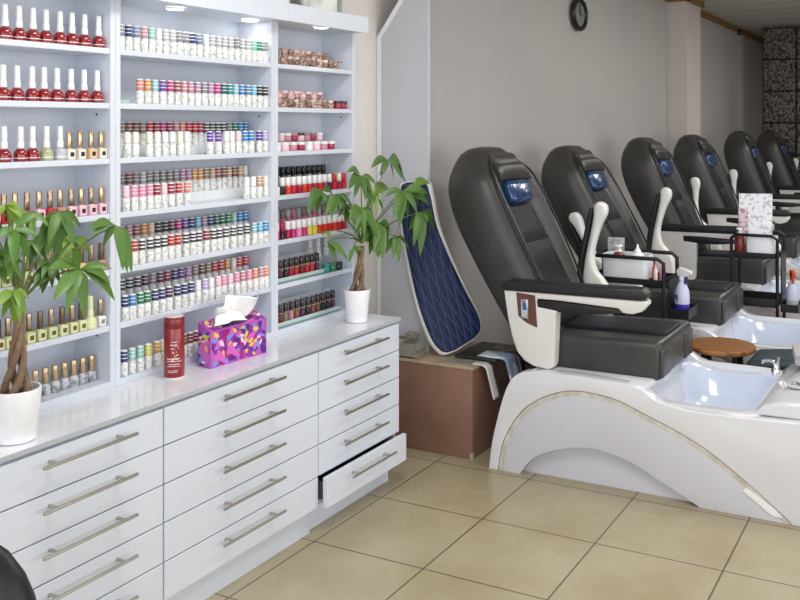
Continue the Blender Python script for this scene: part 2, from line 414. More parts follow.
for px, py, lb in ((175, 8, 'round recessed light over the left end of the gel bottles'), (250, 20, 'round recessed light over the right end of the gel bottles'), (321, 27, 'round recessed light over the powder jars')):
    p = on_z(px, py, 1.9205)
    t = thing('shelf_downlight', lb, 'light', (p.x, p.y, 1.9205), 0, 'recessed lights under the shelf tops')
    b = MB(); b.lathe([(.036, 0), (.036, -.004), (.029, -.005), (.029, 0)], 24, cap0=False, cap1=False); obj('rim', b, TRIMW, t)
    b = MB(); b.lathe([(.029, -.001), (.029, -.0035), (.02, -.005)], 24); obj('lens', b, mat('lit_lens', '#ffffff', .4, emit='#fff6ea', estr=9), t)
    li = bpy.data.lights.new('shelf_downlight_lamp', 'SPOT'); li.energy = .9; li.spot_size = 2.3; li.spot_blend = .6; li.shadow_soft_size = .03; li.color = (1, .97, .93)
    lo = bpy.data.objects.new('shelf_downlight_lamp', li); lo.location = (p.x, p.y, 1.912); COL.objects.link(lo)
# framed picture standing on the narrow unit
fr = thing('picture_frame', 'grey framed picture standing on top of the narrow shelf unit', 'picture frame', (3.158, 2.40, 1.985))
b = MB(); b.box(0, .30, 0, .02, 0, .018); b.box(0, .018, 0, .02, .018, .34); b.box(.282, .30, 0, .02, .018, .34); b.box(0, .30, 0, .02, .34, .358); obj('frame', b, mat('silver_grey_frame', '#a4a5a2', .4, .4), fr, smooth=0)
obj('picture', MB().box(.018, .282, .012, .018, .018, .34), noisy('pale_print', '#b9bcb6', '#efefea', 9, .3), fr, smooth=0)

# ------------------------------------------------------------------ bottles
def meshdata(name, mb, mats, smooth=40):
    o = obj(name, mb, mats, smooth=smooth); me = o.data; bpy.data.objects.remove(o); return me
CACHE = {}
def cached(key, fn):
    if key not in CACHE: CACHE[key] = fn()
    return CACHE[key]
def put(name, me, loc, label, cat, group, rz=0):
    o = bpy.data.objects.new(name, me); o.location = loc; o.rotation_euler = (0, 0, rz); COL.objects.link(o)
    return tag(o, label, cat, group)
def part(name, me, parent):
    o = bpy.data.objects.new(name, me); o.parent = parent; COL.objects.link(o); return o
def gel_body():
    return meshdata('gel_bottle', MB().lathe([(.0123, 0), (.0130, .0012), (.0130, .037), (.0118, .041), (.0080, .0438), (.0076, .046)], 14), GELW)
def gel_cap(c):
    return meshdata('cap', MB().lathe([(.0100, .0445), (.0112, .0455), (.0110, .077), (.0100, .080), (.007, .0815)], 14), cap_mat(c))
def tall_body():
    return meshdata('gel_bottle', MB().lathe([(.0128, 0), (.0138, .0015), (.0138, .034), (.012, .041), (.0075, .046), (.0072, .049)], 14), GELW)
def spread(xs, d):
    xs = list(xs)
    for _ in range(60):
        for i in range(len(xs) - 1):
            o = d - (xs[i + 1] - xs[i])
            if o > 0: xs[i] -= o / 2; xs[i + 1] += o / 2
    return xs
SHN = ['top', 'second', 'third', 'fourth', 'fifth', 'sixth', 'bottom']
def gel_row(shelf, items, y, z, rowname):
    """items: list of (pixel column, cap colour)"""
    xs = spread([on_y(px, HY, y).x for px, _ in items], .0264)
    xs = [min(max(x, 2.123 + .0135), 2.863 - .0135) for x in xs]
    for i, ((px, c), x) in enumerate(zip(items, xs)):
        lb = f"gel bottle with {word(c)} cap, {ordw(i)} from left, {rowname}middle unit {SHN[shelf]} shelf"
        o = put('gel_bottle', cached('gel', gel_body), (x, y + random.uniform(-.0015, .0015), z), lb, 'bottle', f'gel bottles, {rowname}{SHN[shelf]} shelf of middle unit', random.uniform(0, 6))
        part('cap', cached('gelcap' + c, lambda: gel_cap(c)), o)
def seq(px0, px1, names):
    n = len(names); # even spacing in depth-corrected space
    return [(px0 + (px1 - px0) * i / (n - 1), c) for i, c in enumerate(names)]
S = STOP
def xr(x): return CX + FPX * (x * SN - 2.335 * CS) / (x * CS + 2.335 * SN)
def row_x(x0, x1, names):
    n = len(names); return [(xr(x0 + (x1 - x0) * i / (n - 1)), c) for i, c in enumerate(names)]
F = 2.333
gel_row(0, row_x(2.142, 2.848, 'gray navy bluegray rose mint white lgray lgray gray gray navy bluegray white lgray lgray lgray lgray gray lgray lgray mint teal gray'.split()), F, S[0], '')
gel_row(1, row_x(2.222, 2.848, 'salmon orange aqua purple magenta rosebrown rose rose mauve gray mauve magenta dteal teal aqua blue bluegray lblue black black'.split()), F, S[1], '')
gel_row(2, row_x(2.145, 2.735, 'taupe rosebrown brown taupe red crimson magenta crimson rose salmon red red red bw bw bw bw gray green blue blue'.split()), 2.425, S[2] + .033, 'back row, ')
gel_row(2, [(127, 'cream'), (135, 'cream'), (149, 'cream'), (157, 'white'), (165, 'white'), (172, 'white'), (180, 'cream'), (187, 'white'), (210, 'violet'), (218, 'purple'), (226, 'white'), (232, 'white'), (238, 'lpink'), (245, 'blue'), (251, 'blue'), (259, 'violet'), (265, 'lavender')], F, S[2], 'front row, ')
gel_row(3, row_x(2.145, 2.735, 'gray rosebrown gray lgray gray gray gray taupe gray mauve mauve gold orange taupe tan rosebrown brown tan brown tan cream'.split()), 2.425, S[3] + .036, 'back row, ')
gel_row(3, [(126, 'lpink'), (134, 'pink'), (142, 'pink'), (150, 'pink'), (157, 'crimson'), (164, 'lpink'), (171, 'crimson'), (179, 'red'), (187, 'salmon'), (247, 'white'), (253, 'white'), (259, 'tan'), (266, 'cream')], F, S[3], 'front row, ')
gel_row(4, row_x(2.145, 2.735, 'red rose rosebrown orange peach black black plum magenta purple navy lblue mauve navy dteal green green mint blue blue'.split()), 2.425, S[4] + .036, 'back row, ')
gel_row(4, [(127, 'crimson'), (134, 'red'), (142, 'bw'), (150, 'bw'), (157, 'bw'), (164, 'bw'), (171, 'red'), (178, 'red'), (186, 'bw'), (193, 'bw'), (199, 'bw'), (206, 'crimson'), (213, 'bw'), (219, 'bw'), (226, 'bw'), (233, 'bw'), (240, 'bw'), (247, 'bw'), (254, 'aqua'), (260, 'lblue'), (267, 'blue')], F, S[4], 'front row, ')
gel_row(5, row_x(2.145, 2.735, 'bw bw bw plum gray plum crimson navy purple mauve taupe brown taupe red red orange white redorange red'.split()), 2.425, S[5] + .036, 'back row, ')
gel_row(5, [(125, 'navy'), (132, 'blue'), (140, 'green'), (147, 'green'), (155, 'navy'), (162, 'navy'), (169, 'plum'), (177, 'indigo'), (184, 'navy'), (191, 'navy'), (198, 'white'), (205, 'lavender'), (211, 'white'), (218, 'lpink'), (224, 'pink'), (230, 'lpink'), (237, 'pink'), (243, 'rose'), (249, 'pink'), (255, 'salmon'), (261, 'rose'), (267, 'salmon')], F, S[5], 'front row, ')
gel_row(6, [(124, 'navy'), (132, 'mint'), (140, 'mint'), (148, 'yellow'), (157, 'gold'), (163, 'cream'), (184, 'brown'), (190, 'brown'), (196, 'crimson'), (203, 'black'), (210, 'gray')], F, S[6], '')
# low white risers carrying the back rows
for k, h in ((2, .033), (3, .036), (4, .036), (5, .036)):
    b = MB(); b.box(0, .736, 0, .07, h - .004, h); b.box(0, .736, 0, .004, 0, h - .004); b.box(0, .736, .066, .07, 0, h - .004)
    tag(obj('bottle_riser', b, mat('frosted_riser', '#dfe3e4', .3), at=(2.125, 2.40, S[k]), smooth=0), f'white step riser under the back row on the {SHN[k]} shelf of middle unit', 'riser', 'risers behind the gel bottles')
tag(obj('glass_slab', MB().box(0, .055, 0, .09, 0, .012, .002), mat('pale_green_glass', '#b9c9bf', .1), at=(2.14, 2.35, S[1]), smooth=0), 'pale glass slab at the left end of the second shelf of middle unit', 'slab')

# red dome bottles
HEX['wine'] = '8c1218'; WORD['wine'] = 'red'
LABELW = mat('white_print', '#f2eeee', .5)
def dome_body(c):
    b = MB(); pr = [(.0182, 0), (.0194, .002), (.0194, .0065), (.0194, .0085), (.0194, .0105), (.0194, .018), (.0182, .025), (.0152, .031), (.0108, .035), (.0075, .037)]
    b.lathe(pr, 20, mif=lambda i: 1 if i in (3,) else 0); return meshdata('dome_bottle', b, [pm(c, .12, .8), LABELW])
def dome_cap(c='white'):
    return meshdata('cap', MB().lathe([(.0085, .0365), (.0100, .038), (.0098, .054), (.0080, .058), (.0078, .061), (.0088, .064), (.0080, .098), (.006, .100)], 16), pm(c, .3))
L_ = [(0, [5, 19, 33, 46, 60, 72, 84.5, 98.5], 'wine ' * 8), (1, [3, 17, 32, 44, 57, 71, 84, 97], 'wine ' * 8), (2, [4, 20.5, 32.5, 46.5, 60], 'wine wine wine olive silver')]
HEX['olive'] = 'a9b184'; HEX['silver'] = 'b7bac4'; WORD['olive'] = 'pale olive'
for k, pxs, cs in L_:
    xs = spread([on_y(p, HY, 2.345).x for p in pxs], .0392)
    for i, (x, c) in enumerate(zip(xs, cs.split())):
        o = put('dome_bottle', cached('dome' + c, lambda: dome_body(c)), (x, 2.345, S[k]), f"{word(c)} dome-shaped polish bottle with tall white cap, {ordw(i)} from left on {SHN[k]} shelf", 'bottle', f'dome bottles on the {SHN[k]} shelf', random.uniform(0, 6))
        part('cap', cached('domecap', dome_cap), o)
# square bottles with gold caps
GOLDC = mat('gold_cap', '#c9b08a', .2, .9); BRNC = noisy('copper_cap', '#8a6c52', '#d2bda2', 40, .22, metal=.85); DGC = mat('bronze_cap', '#7d6850', .3, .85)
SILV = mat('silver_glitter', '#b9bac2', .3, .5)
def sq_body(c, mark):
    b = MB(); b.box(-.0135, .0135, -.0135, .0135, 0, .031, .002, 1); b.lathe([(.007, .031), (.007, .036)], 10)
    b.box(-.0065, .0065, -.0139, -.0134, .009, .022, mi=1); return meshdata('square_bottle', b, [pm(c, .3), mat('mark_' + mark, HEX[mark], .3)])
def tall_cap(m):
    return lambda: meshdata('cap', MB().lathe([(.0078, .0335), (.0084, .035), (.0080, .082), (.0074, .084)], 14), m)
HEX['ygreen'] = 'dfe4b0'; WORD['ygreen'] = 'yellow-green'; HEX['bronze'] = '6b5b2e'
def sq_row(k, pxs, cols, mark, capm, capn, y=2.338, pitch=.0288, extra=''):
    xs = spread([on_y(p, HY, y).x for p in pxs], pitch)
    xs = [x for x in xs if x < 2.083 - .0145] if max(xs) < 2.07 else [x - (max(xs) - 2.067) for x in xs]
    for i, (x, c) in enumerate(zip(xs, cols)):
        cm, cn = (capm, capn) if not isinstance(capm, list) else (capm[i % len(capm)], capn[i % len(capn)])
        o = put('square_bottle', cached('sq' + c + mark, lambda: sq_body(c, mark)), (x, y, S[k]), f"{word(c)} square polish bottle with {cn} cap, {ordw(i)} such from left on {SHN[k]} shelf{extra}", 'bottle', f'square bottles on the {SHN[k]} shelf near the camera')
        part('cap', cached('tc' + cn, tall_cap(cm)), o)
sq_row(2, [71.5, 82, 93, 103], ['cream', 'cream', 'peach', 'cream'], 'black', GOLDC, 'gold')
sq_row(3, [-5, 5, 16, 28, 40, 51, 61, 72, 82, 92, 102], ['lpink', 'red', 'lpink', 'crimson', 'lpink', 'red', 'rose', 'lpink', 'lpink', 'lpink', 'lpink'], 'black', [GOLDC, BRNC], ['gold', 'copper'])
sq_row(4, [-4, 7, 18, 29, 40, 51, 62, 73, 83, 93, 103], ['ygreen', 'ygreen', 'ygreen', 'ygreen', 'cream', 'cream', 'cream', 'peach', 'peach', 'rose', 'rose'], 'bronze', [DGC, BRNC], ['bronze', 'copper'])
sq_row(5, [-12, -2, 8, 19, 29, 40, 51, 62, 72, 81], ['ygreen'] * 10, 'bronze', [BRNC, DGC], ['copper', 'bronze'])
o = put('dome_bottle', cached('domeY', lambda: dome_body('ygreen')), (on_y(90, HY, 2.335).x + .002, 2.336, S[5]), 'pale yellow-green bottle with long neck near the right end of sixth shelf', 'bottle', None)
part('cap', cached('domecapY', lambda: dome_cap('ygreen')), o)
o = put('square_bottle', cached('sqS', lambda: sq_body('white', 'gray')), (2.064, 2.338, S[5]), 'white square bottle with copper cap at the right end of sixth shelf', 'bottle', None)
part('cap', cached('tccopper', tall_cap(BRNC)), o)
def round_body():
    b = MB(); b.lathe([(.0135, 0), (.0152, .002), (.0152, .024), (.013, .030), (.0085, .034), (.0080, .037)], 16); return meshdata('round_bottle', b, label_mat('silver_label', '#c4c5cb', '#8d8d96'))
for i, px in enumerate([31, 41, 50, 59, 68, 78, 88]):
    o = put('round_bottle', cached('rb', round_body), (2.062 - .0335 * (6 - i), 2.375 + (.0 if i < 2 else 0), S[6]), f"silver round polish bottle with gold cap, {ordw(i)} from left on bottom shelf", 'bottle', 'silver bottles on the bottom shelf beside the larger plant')
    part('cap', cached('wgold', lambda: meshdata('cap', MB().lathe([(.0092, .0335), (.0102, .035), (.0098, .078), (.009, .08)], 14), GOLDC)), o)

# ---- narrow unit: powder jars, caps and sample bottles
GLIT = label_mat('rose_glitter', '#64463f', '#d9b8aa', .52, 160); GLITD = label_mat('brown_glitter', '#3c2d28', '#9a7d6c', .5, 160); GLITP = label_mat('pink_glitter', '#d9a3a8', '#f6dedd', .5, 160)
def jar(m):
    b = MB(); b.lathe([(.017, 0), (.0185, .002), (.0185, .021), (.0175, .023)], 16); return lambda: meshdata('powder_jar', b, m)
def jlid(m):
    b = MB(); b.lathe([(.0188, .0232), (.0192, .0245), (.0192, .033), (.0175, .0345)], 16); return lambda: meshdata('lid', b, m)
XR0, XR1 = 2.903 + .021, 3.413 - .021
def jar_row(k, n, y, z, cols, lids, rowname, x0=XR0, pitch=.041):
    for i in range(n):
        c, l = cols[i % len(cols)], lids[i % len(lids)]
        o = put('powder_jar', cached('jar' + c[0], jar(c[1])), (x0 + i * pitch, y, z), f"{c[0]} jar with {l[0]} lid, {ordw(i)} from left, {rowname}narrow unit {SHN[k]} shelf", 'jar', f'jars, {rowname}{SHN[k]} shelf of narrow unit', random.uniform(0, 6))
        part('lid', cached('jl' + l[0], jlid(l[1])), o)
gb, gr, gp = ('brown glitter', GLITD), ('rose glitter', GLIT), ('pink glitter', GLITP)
lb_, lc, lw, lk = ('bronze', noisy('bronze_lid', '#6a5148', '#c7ab9b', 90, .3)), ('rose gold', noisy('rose_gold_lid', '#b08d80', '#ecd9cf', 90, .3)), ('white', pm('white')), ('black', pm('black'))
jar_row(0, 11, 2.34, S[0], [gb, gr, gb], [lb_, lb_, lc, lc, lb_], 'front row, ', XR0, .0392)
jar_row(0, 11, 2.40, S[0] + .0352, [gr, gb, gr], [lb_, lc, lb_, lc], 'raised row, ', XR0, .0392)
b = MB(); b.box(0, .44, 0, .06, .030, .034); b.box(0, .44, .056, .06, 0, .030); b.box(0, .44, 0, .004, 0, .03)
tag(obj('bottle_riser', b, CLEAR, at=(2.906, 2.372, S[0] + .001), smooth=0), 'clear riser under the raised jars on the top shelf of narrow unit', 'riser')
jar_row(1, 10, 2.34, S[1], [gr, gr, gb], [lc, lb_, lb_], 'front row, ', XR0, .0392)
jar_row(1, 10, 2.40, S[1] + .0362, [gp, gr], [lc, ('pink', pm('lpink'))], 'raised row, ', XR0 + .004, .0392)
b = MB(); b.box(0, .40, 0, .06, .030, .034); b.box(0, .40, .056, .06, 0, .030); b.box(0, .40, 0, .004, 0, .03)
tag(obj('bottle_riser', b, CLEAR, at=(2.912, 2.372, S[1] + .001), smooth=0), 'clear riser under the raised jars on the second shelf of narrow unit', 'riser')
for i in range(2):
    o = put('powder_jar', cached('jarred', jar(pm('crimson'))), (3.338 + i * .0415, 2.342, S[1]), ('red jar with black lid, left of the pair ending the second shelf', 'red jar with black lid, right of the pair ending the second shelf')[i], 'jar', None)
    part('lid', cached('jlblack', jlid(pm('black'))), o)
jar_row(2, 8, 2.345, S[2], [('white', pm('white')), ('pink', pm('lpink')), ('rose', pm('rose')), ('plum', pm('crimson'))], [lw, lw], 'front row, ', XR0 + .005, .052)
jar_row(2, 10, 2.425, S[2] + .036, [('pink', pm('lpink')), ('rose', pm('rose')), ('plum', pm('plum'))], [lk, ('grey', pm('gray')), ('taupe', pm('taupe')), lw, lw, ('rose', pm('rose'))], 'back row, ', XR0, .0435)
b = MB(); b.box(0, .45, 0, .07, .0300, .034); b.box(0, .45, .066, .07, 0, .030); b.box(0, .45, 0, .004, 0, .03)
tag(obj('bottle_riser', b, CLEAR, at=(2.906, 2.39, S[2] + .001), smooth=0), 'clear riser under the back jars on the third shelf of narrow unit', 'riser')
def block_body(c):
    b = MB(); b.lathe([(.0115, 0), (.0128, .0015), (.0128, .030), (.011, .033), (.0075, .034)], 16, sq=4); return lambda: meshdata('block_bottle', b, pm(c, .15, .6))
def block_cap(c):
    b = MB(); b.lathe([(.0105, .0342), (.0112, .0352), (.0106, .066), (.0095, .0675)], 16, sq=4); return lambda: meshdata('cap', b, pm(c, .4))
def block_row(k, n, y, z, cols, caps, rowname, x0=XR0 - .005, pitch=.0352):
    for i in range(n):
        c, l = cols[i % len(cols)], caps[i % len(caps)]
        o = put('block_bottle', cached('bb' + c, block_body(c)), (x0 + i * pitch, y, z), f"{word(c)} square bottle with {word(l)} cap, {ordw(i)} from left, {rowname}narrow unit {SHN[k]} shelf", 'bottle', f'square bottles, {rowname}{SHN[k]} shelf of narrow unit')
        part('cap', cached('bc' + l, block_cap(l)), o)
block_row(3, 14, 2.338, S[3], 'cream black redorange red crimson redorange red crimson red crimson plum red crimson red'.split(), 'black white white white white white white white white white white red cream red'.split(), 'front row, ')
block_row(3, 13, 2.42, S[3] + .036, ['black', 'gray'], ['black'], 'back row, ')
block_row(4, 14, 2.338, S[4], 'magenta black crimson magenta pink magenta yellow yellow redorange redorange red redorange red red'.split(), 'white crimson white white white white white white white white white white white white'.split(), 'front row, ')
block_row(4, 13, 2.42, S[4] + .036, ['rose', 'pink'], ['taupe', 'lgray', 'rose', 'lgray'], 'back row, ')
for k in (3, 4):
    b = MB(); b.box(0, .47, 0, .07, .030, .034); b.box(0, .47, .066, .07, 0, .03); b.box(0, .47, 0, .004, 0, .03)
    tag(obj('bottle_riser', b, CLEAR, at=(2.906, 2.385, S[k] + .001), smooth=0), f'clear riser under the back bottles on the {SHN[k]} shelf of narrow unit', 'riser')
def rack(k, cols):
    w = .43 if k == 6 else .315
    t = thing('acrylic_bottle_rack', f'clear acrylic rack of small dark bottles on the {SHN[k]} shelf of narrow unit', 'rack', (2.906, 2.325, S[k]), 0, 'acrylic racks of small bottles')
    obj('tray', MB().box(0, w, 0, .06, 0, .008), mat('tinted_acrylic', '#6f8f8d', .15), t, smooth=0)
    obj('back_wall', MB().box(0, w, .055, .06, .008, .095), CLEAR, t, smooth=0)
    obj('front_rail', MB().box(0, w, 0, .003, .008, .022), mat('frosted_edge', '#b9cac8', .2), t, smooth=0)
    n = len(cols)
    for i, c in enumerate(cols):
        x = 2.906 + .018 + i * (w - .036) / (n - 1)
        o = put('sample_bottle', cached('sb' + c, lambda: meshdata('sample_bottle', MB().lathe([(.009, 0), (.0104, .0015), (.0104, .034), (.0065, .038), (.0065, .043)], 14), pm(c, .15, .6))), (x, 2.352, S[k] + .008), f"small {word(c)} bottle with dark cap, {ordw(i)} from left in the {SHN[k]}-shelf rack", 'bottle', f'small bottles in the {SHN[k]}-shelf rack')
        part('cap', cached('sbc', lambda: meshdata('cap', MB().lathe([(.0092, .046), (.0104, .048), (.0096, .078), (.008, .08)], 14), mat('dark_red_black_cap', '#2a1a1c', .25, coat=.5))), o)
        part('collar', cached('sbl', lambda: meshdata('collar', MB().lathe([(.0085, .043), (.0085, .046)], 12), mat('gold_collar', '#c6a46a', .3, .7))), o)
HEX['dred'] = '7d1a20'; WORD['dred'] = 'dark red'
rack(5, 'black plum black crimson red dred red red plum'.split())
rack(6, 'rosebrown dred taupe rose rosebrown plum black brown brown black black plum'.split())
for i, px in enumerate((310, 318, 326)):
    o = put('gel_bottle', cached('gel', gel_body), (on_y(px, HY, 2.44).x, 2.44, S[5] + .05), f"white gel bottle, {ordw(i)} of three raised behind the rack on sixth shelf", 'bottle', 'three white bottles behind the rack')
    part('cap', cached('gelcapwhite', lambda: gel_cap('white')), o)
b = MB(); b.box(0, .22, 0, .05, 0, .05)
tag(obj('white_storage_box', b, PAPER, at=(3.03, 2.415, S[5]), smooth=0), 'low white box carrying three bottles behind the sixth-shelf rack', 'box')
for i, c in enumerate(('teal', 'green', 'black')):
    o = put('powder_jar', cached('jar' + c, jar(pm(c))), (3.255 + i * .045, 2.342, S[5]), f"{c} jar right of the acrylic rack on the sixth shelf", 'jar', None); part('lid', cached('jl' + c, jlid(pm(c))), o)

# ------------------------------------------------------------------ counter objects
can = thing('hair_spray_can', 'tall red spray can with white lettering beside the tissue box', 'can', (2.272, 2.235, ZC + .0005))
RED = mat('red_can', '#8c1116', .28, coat=.5)
b = MB(); b.lathe([(.0315, 0), (.0325, .002), (.0325, .004)], 32, mi=0); obj('base_ring', b, pm('white', .3), can)
b = MB(); b.lathe([(.0322, .004), (.0328, .006), (.0328, .160), (.0326, .1605)], 32); obj('body', b, RED, can)
b = MB(); b.lathe([(.0324, .1607), (.0328, .1615), (.0328, .192), (.0305, .196)], 32); obj('cap', b, mat('red_cap', '#7c1218', .3, coat=.3), can)
b = MB(); b.lathe([(.029, .196), (.030, .1975), (.028, .200), (.0, .2005)], 32, cap1=False); obj('nozzle_ring', b, mat('pale_grey_plastic', '#cfcfd0', .35), can)
def wrap(b, a0, a1, z0, z1, r=.0331, c=math.atan2(-2.23, -2.26)):
    n = max(2, int((a1 - a0) / .12) + 1)
    b.grid(lambda u, v: (r * math.cos(c + a0 + (a1 - a0) * u), r * math.sin(c + a0 + (a1 - a0) * u), z0 + (z1 - z0) * v), n, 1)
b = MB(); rnd = random.Random(3)
def lettering(a0, a1, z, h):
    a = a0
    while a < a1:
        w = rnd.uniform(.05, .1); wrap(b, a, min(a + w, a1), z, z + h * rnd.uniform(.7, 1)); a += w + .035
lettering(-.55, .5, .046, .0035); lettering(-.75, .75, .056, .003); lettering(-.7, .6, .040, .0022); lettering(-.6, .4, .026, .0025); lettering(-.6, .3, .021, .002); lettering(-.7, .55, .063, .0045)
for k in range(26):       # the looping white mark in the middle
    tt = k / 26; aa = .05 + .36 * math.cos(tt * 17) * (1 - .5 * tt); zz = .082 + .02 * math.sin(tt * 6 + 1) + .004 * math.sin(tt * 31)
    wrap(b, aa - .045, aa + .045, zz - .0011, zz + .0011)
lettering(-.25, .25, .118, .003); lettering(-.4, .3, .108, .004)
obj('printed_lettering', b, LABELW, can, smooth=0)

tb = thing('tissue_box', 'purple floral tissue box on the worktop below the gel bottles', 'tissue box', (2.402, 2.199, ZC + .0005), math.radians(-4.6))
MAG = noisy('magenta_card', '#b24fb4', '#c567c4', 10, .35)
pc = [('#5a1f86', 'deep_purple'), ('#e8c83c', 'yellow_ink'), ('#7f8fe0', 'periwinkle_ink'), ('#8f2ba0', 'violet_ink'), ('#f3c9dd', 'pale_pink_ink'), ('#d860b8', 'pink_ink'), ('#a8127a', 'cerise_ink')]
PM_ = [MAG] + [mat(n, h, .4) for h, n in pc]
TW, TD, TF, TR = .266, .062, .124, .150
b = MB(); b.prism([(0, 0), (TD, 0), (TD, TR), (0, TF)], 0, TW, 'x', .003)
rnd = random.Random(11)
def leafpoly(cx, cz, L, w, a, face, lift):
    pts = []
    for k in range(10):
        t = k / 9 * 2
        s, sd = (t, 1) if t <= 1 else (2 - t, -1)
        x = (s - .5) * L; y = sd * w * math.sin(PI * s) ** .8
        pts.append((cx + x * math.cos(a) - y * math.sin(a), cz + x * math.sin(a) + y * math.cos(a)))
    return [(max(.004, p[0]), max(.004, p[1])) for p in pts]
def ink(face, W, H, n):
    for i in range(n):
        mi = rnd.choice([1, 1, 1, 3, 3, 4, 4, 4, 6, 7]);
        if i > n * .78: mi = rnd.choice([2, 5, 2, 6])
        L = rnd.uniform(.035, .07) if mi not in (2, 5) else rnd.uniform(.018, .034)
        po = leafpoly(rnd.uniform(.01, W - .01), rnd.uniform(.012, H - .01), L, L * rnd.uniform(.16, .26), rnd.uniform(0, PI), face, 0)
        po = [(min(p[0], W - .004), min(p[1], H - .004)) for p in po]
        d = .0002 + i * .000012
        P = [{'f': (p[0], -d, p[1]), 'l': (-d, TD - p[0], p[1]), 't': (p[0], p[1], TF + (TR - TF) * p[1] / TD + d)}[face] for p in po]
        try:
            f = b.bm.faces.new([b.bm.verts.new(p) for p in P]); f.material_index = mi
        except Exception: pass
ink('f', TW, TF, 150); ink('l', TD, TF, 60); ink('t', TW, TD, 80)
obj('box_body', b, PM_, tb, smooth=0)
b = MB(); b.lathe([(.09, 0), (.09, .0006)], 24); b.xf(Matrix.Translation((TW / 2, TD / 2, (TF + TR) / 2 + .0016)) @ Matrix.Rotation(math.atan2(TR - TF, TD), 4, 'X') @ Matrix.Diagonal((1, .3, 1, 1))); obj('slot', b, mat('dark_slot', '#4a2050', .7), tb)
TISS = noisy('white_tissue', '#f7f7f7', '#eeeef0', 20, .9, .3)
def tis(u, v):
    s = u * 2 - 1
    top = .075 + .02 * math.exp(-((s + .15) / .35) ** 2) + .018 * max(0, s - .55) * 2 - .03 * max(0, -s - .55)
    x = .128 + s * (.058 + .056 * v ** .8) + .018 * v
    y = .032 + (.010 + .018 * v) * math.sin(s * 4.3 + v * 2.2) - .012 * v * (1 - s * s)
    return (x, y, .1385 + top * .92 * v + .004 * math.sin(s * 9 + v * 5))
def tis2(u, v):
    s = u * 2 - 1
    x = .095 + s * (.035 + .035 * v) - .02 * v
    y = .030 - .045 * v + .008 * math.sin(s * 5)
    return (x, y - .004, .1425 - .016 * v + .055 * math.sin(min(1, v * 1.25) * PI * .8) * (1 - .3 * abs(s)) * (1 - v * .35) + .001)
b = MB(); b.grid(tis, 20, 10); b.grid(tis2, 12, 10); obj('tissue_sheet', b, TISS, tb, solid=.0008, smooth=80)

# ------------------------------------------------------------------ money trees
def leaflet(b, c, tip, nrm, wid, sag):
    c, tip = Vector(c), Vector(tip); d = tip - c; L = d.length; d.normalize()
    side = d.cross(Vector(nrm)).normalized(); up = side.cross(d).normalized()
    n = 7; rows = []
    for i in range(n + 1):
        t = i / n
        w = wid * L * (math.sin(PI * min(1, t ** .8)) ** .75) * .5 if 0 < i < n else .0006
        if i == 1: w *= .55
        m = c + d * (L * t) + Vector((0, 0, 1)) * (sag * L * math.sin(PI * t)) + up * (.0)
        e = -.28 * w
        rows.append([m - side * w + up * (-e), m, m + side * w + up * (-e)])
    V = [[b.bm.verts.new(p) for p in r] for r in rows]
    for i in range(n):
        for j in range(2): b.bm.faces.new((V[i][j], V[i][j + 1], V[i + 1][j + 1], V[i + 1][j]))
def money_tree(label, pos, pr, ph, trunk_top, clusters, Y0, trunk_r, jit, fork):
    t = thing('money_tree', label, 'potted plant', (pos[0], pos[1], ZC + .0005), 0)
    B = Vector((pos[0], pos[1], ZC + .0005))
    b = MB(); r0, r1 = pr
    b.lathe([(r0 * .9, 0), (r0, .004), (r0 * .99 + .0, ph * .18), (r0 * 1.0 + .001, ph * .2), (r1, ph - .004), (r1 - .001, ph), (r1 - .006, ph), (r1 - .008, ph - .02)], 36, cap1=False); obj('pot', b, POT, t)
    b = MB(); b.lathe([(r1 - .0065, ph - .022), (r1 * .5, ph - .012), (.001, ph - .01)], 24); obj('soil', b, SOIL, t)
    k = MB(); k.tube([(0, 0, 0), (0, 0, 0.001)], .006, 6); k.bm.clear()
    top = Vector(trunk_top) - B; z0 = ph - .02
    for i in range(4):
        a = i * PI / 2 + .5; P = []; R = []
        for j in range(15):
            s = j / 14; rr = trunk_r * (2.3 * (1 - s) ** 1.6 + .55)
            aa = a + s * 3.6
            P.append((top.x * s + rr * math.cos(aa), top.y * s + rr * math.sin(aa), z0 + (top.z - z0) * s)); R.append(trunk_r * (1.0 - .35 * s))
        b = MB(); b.tube(P, R, 8); obj('trunk', b, BARK, t)
    for (px, py, dy, tips) in clusters:
        c = on_y(px, py, Y0 + dy) - B
        b = MB()
        base = Vector(fork) - B
        mid = (base + c) / 2 + Vector((0, 0, .02)); 
        b.tube([base, base.lerp(mid, .5) + Vector((0, 0, .008)), mid, mid.lerp(c, .5) + Vector((0, 0, .006)), c], [.0035, .003, .0026, .0022, .002], 6); obj('stem', b, mat('green_brown_stem', '#5f6a3a', .6), t)
        b = MB(); n = len(tips); more = list(tips)
        for q in range(n - 1):
            if n > 3 and q % 2 == 0: more.append(((tips[q][0] + tips[q + 1][0]) / 2 + random.uniform(-4, 4), (tips[q][1] + tips[q + 1][1]) / 2 + random.uniform(-2, 6)))
        for (tx, ty) in more:
            yy = Y0 + dy + random.uniform(-.05, .035) * jit
            tip = on_y(tx, ty, yy) - B
            wx = random.uniform(-.35, .35)
            L = (tip - c).length
            leaflet(b, c, tip, (wx - .35, -.85, .55), random.uniform(.24, .30) if L > .06 else .36, random.uniform(.08, .18))
        obj('palmate_leaf', b, LEAF, t, smooth=60)
    return t
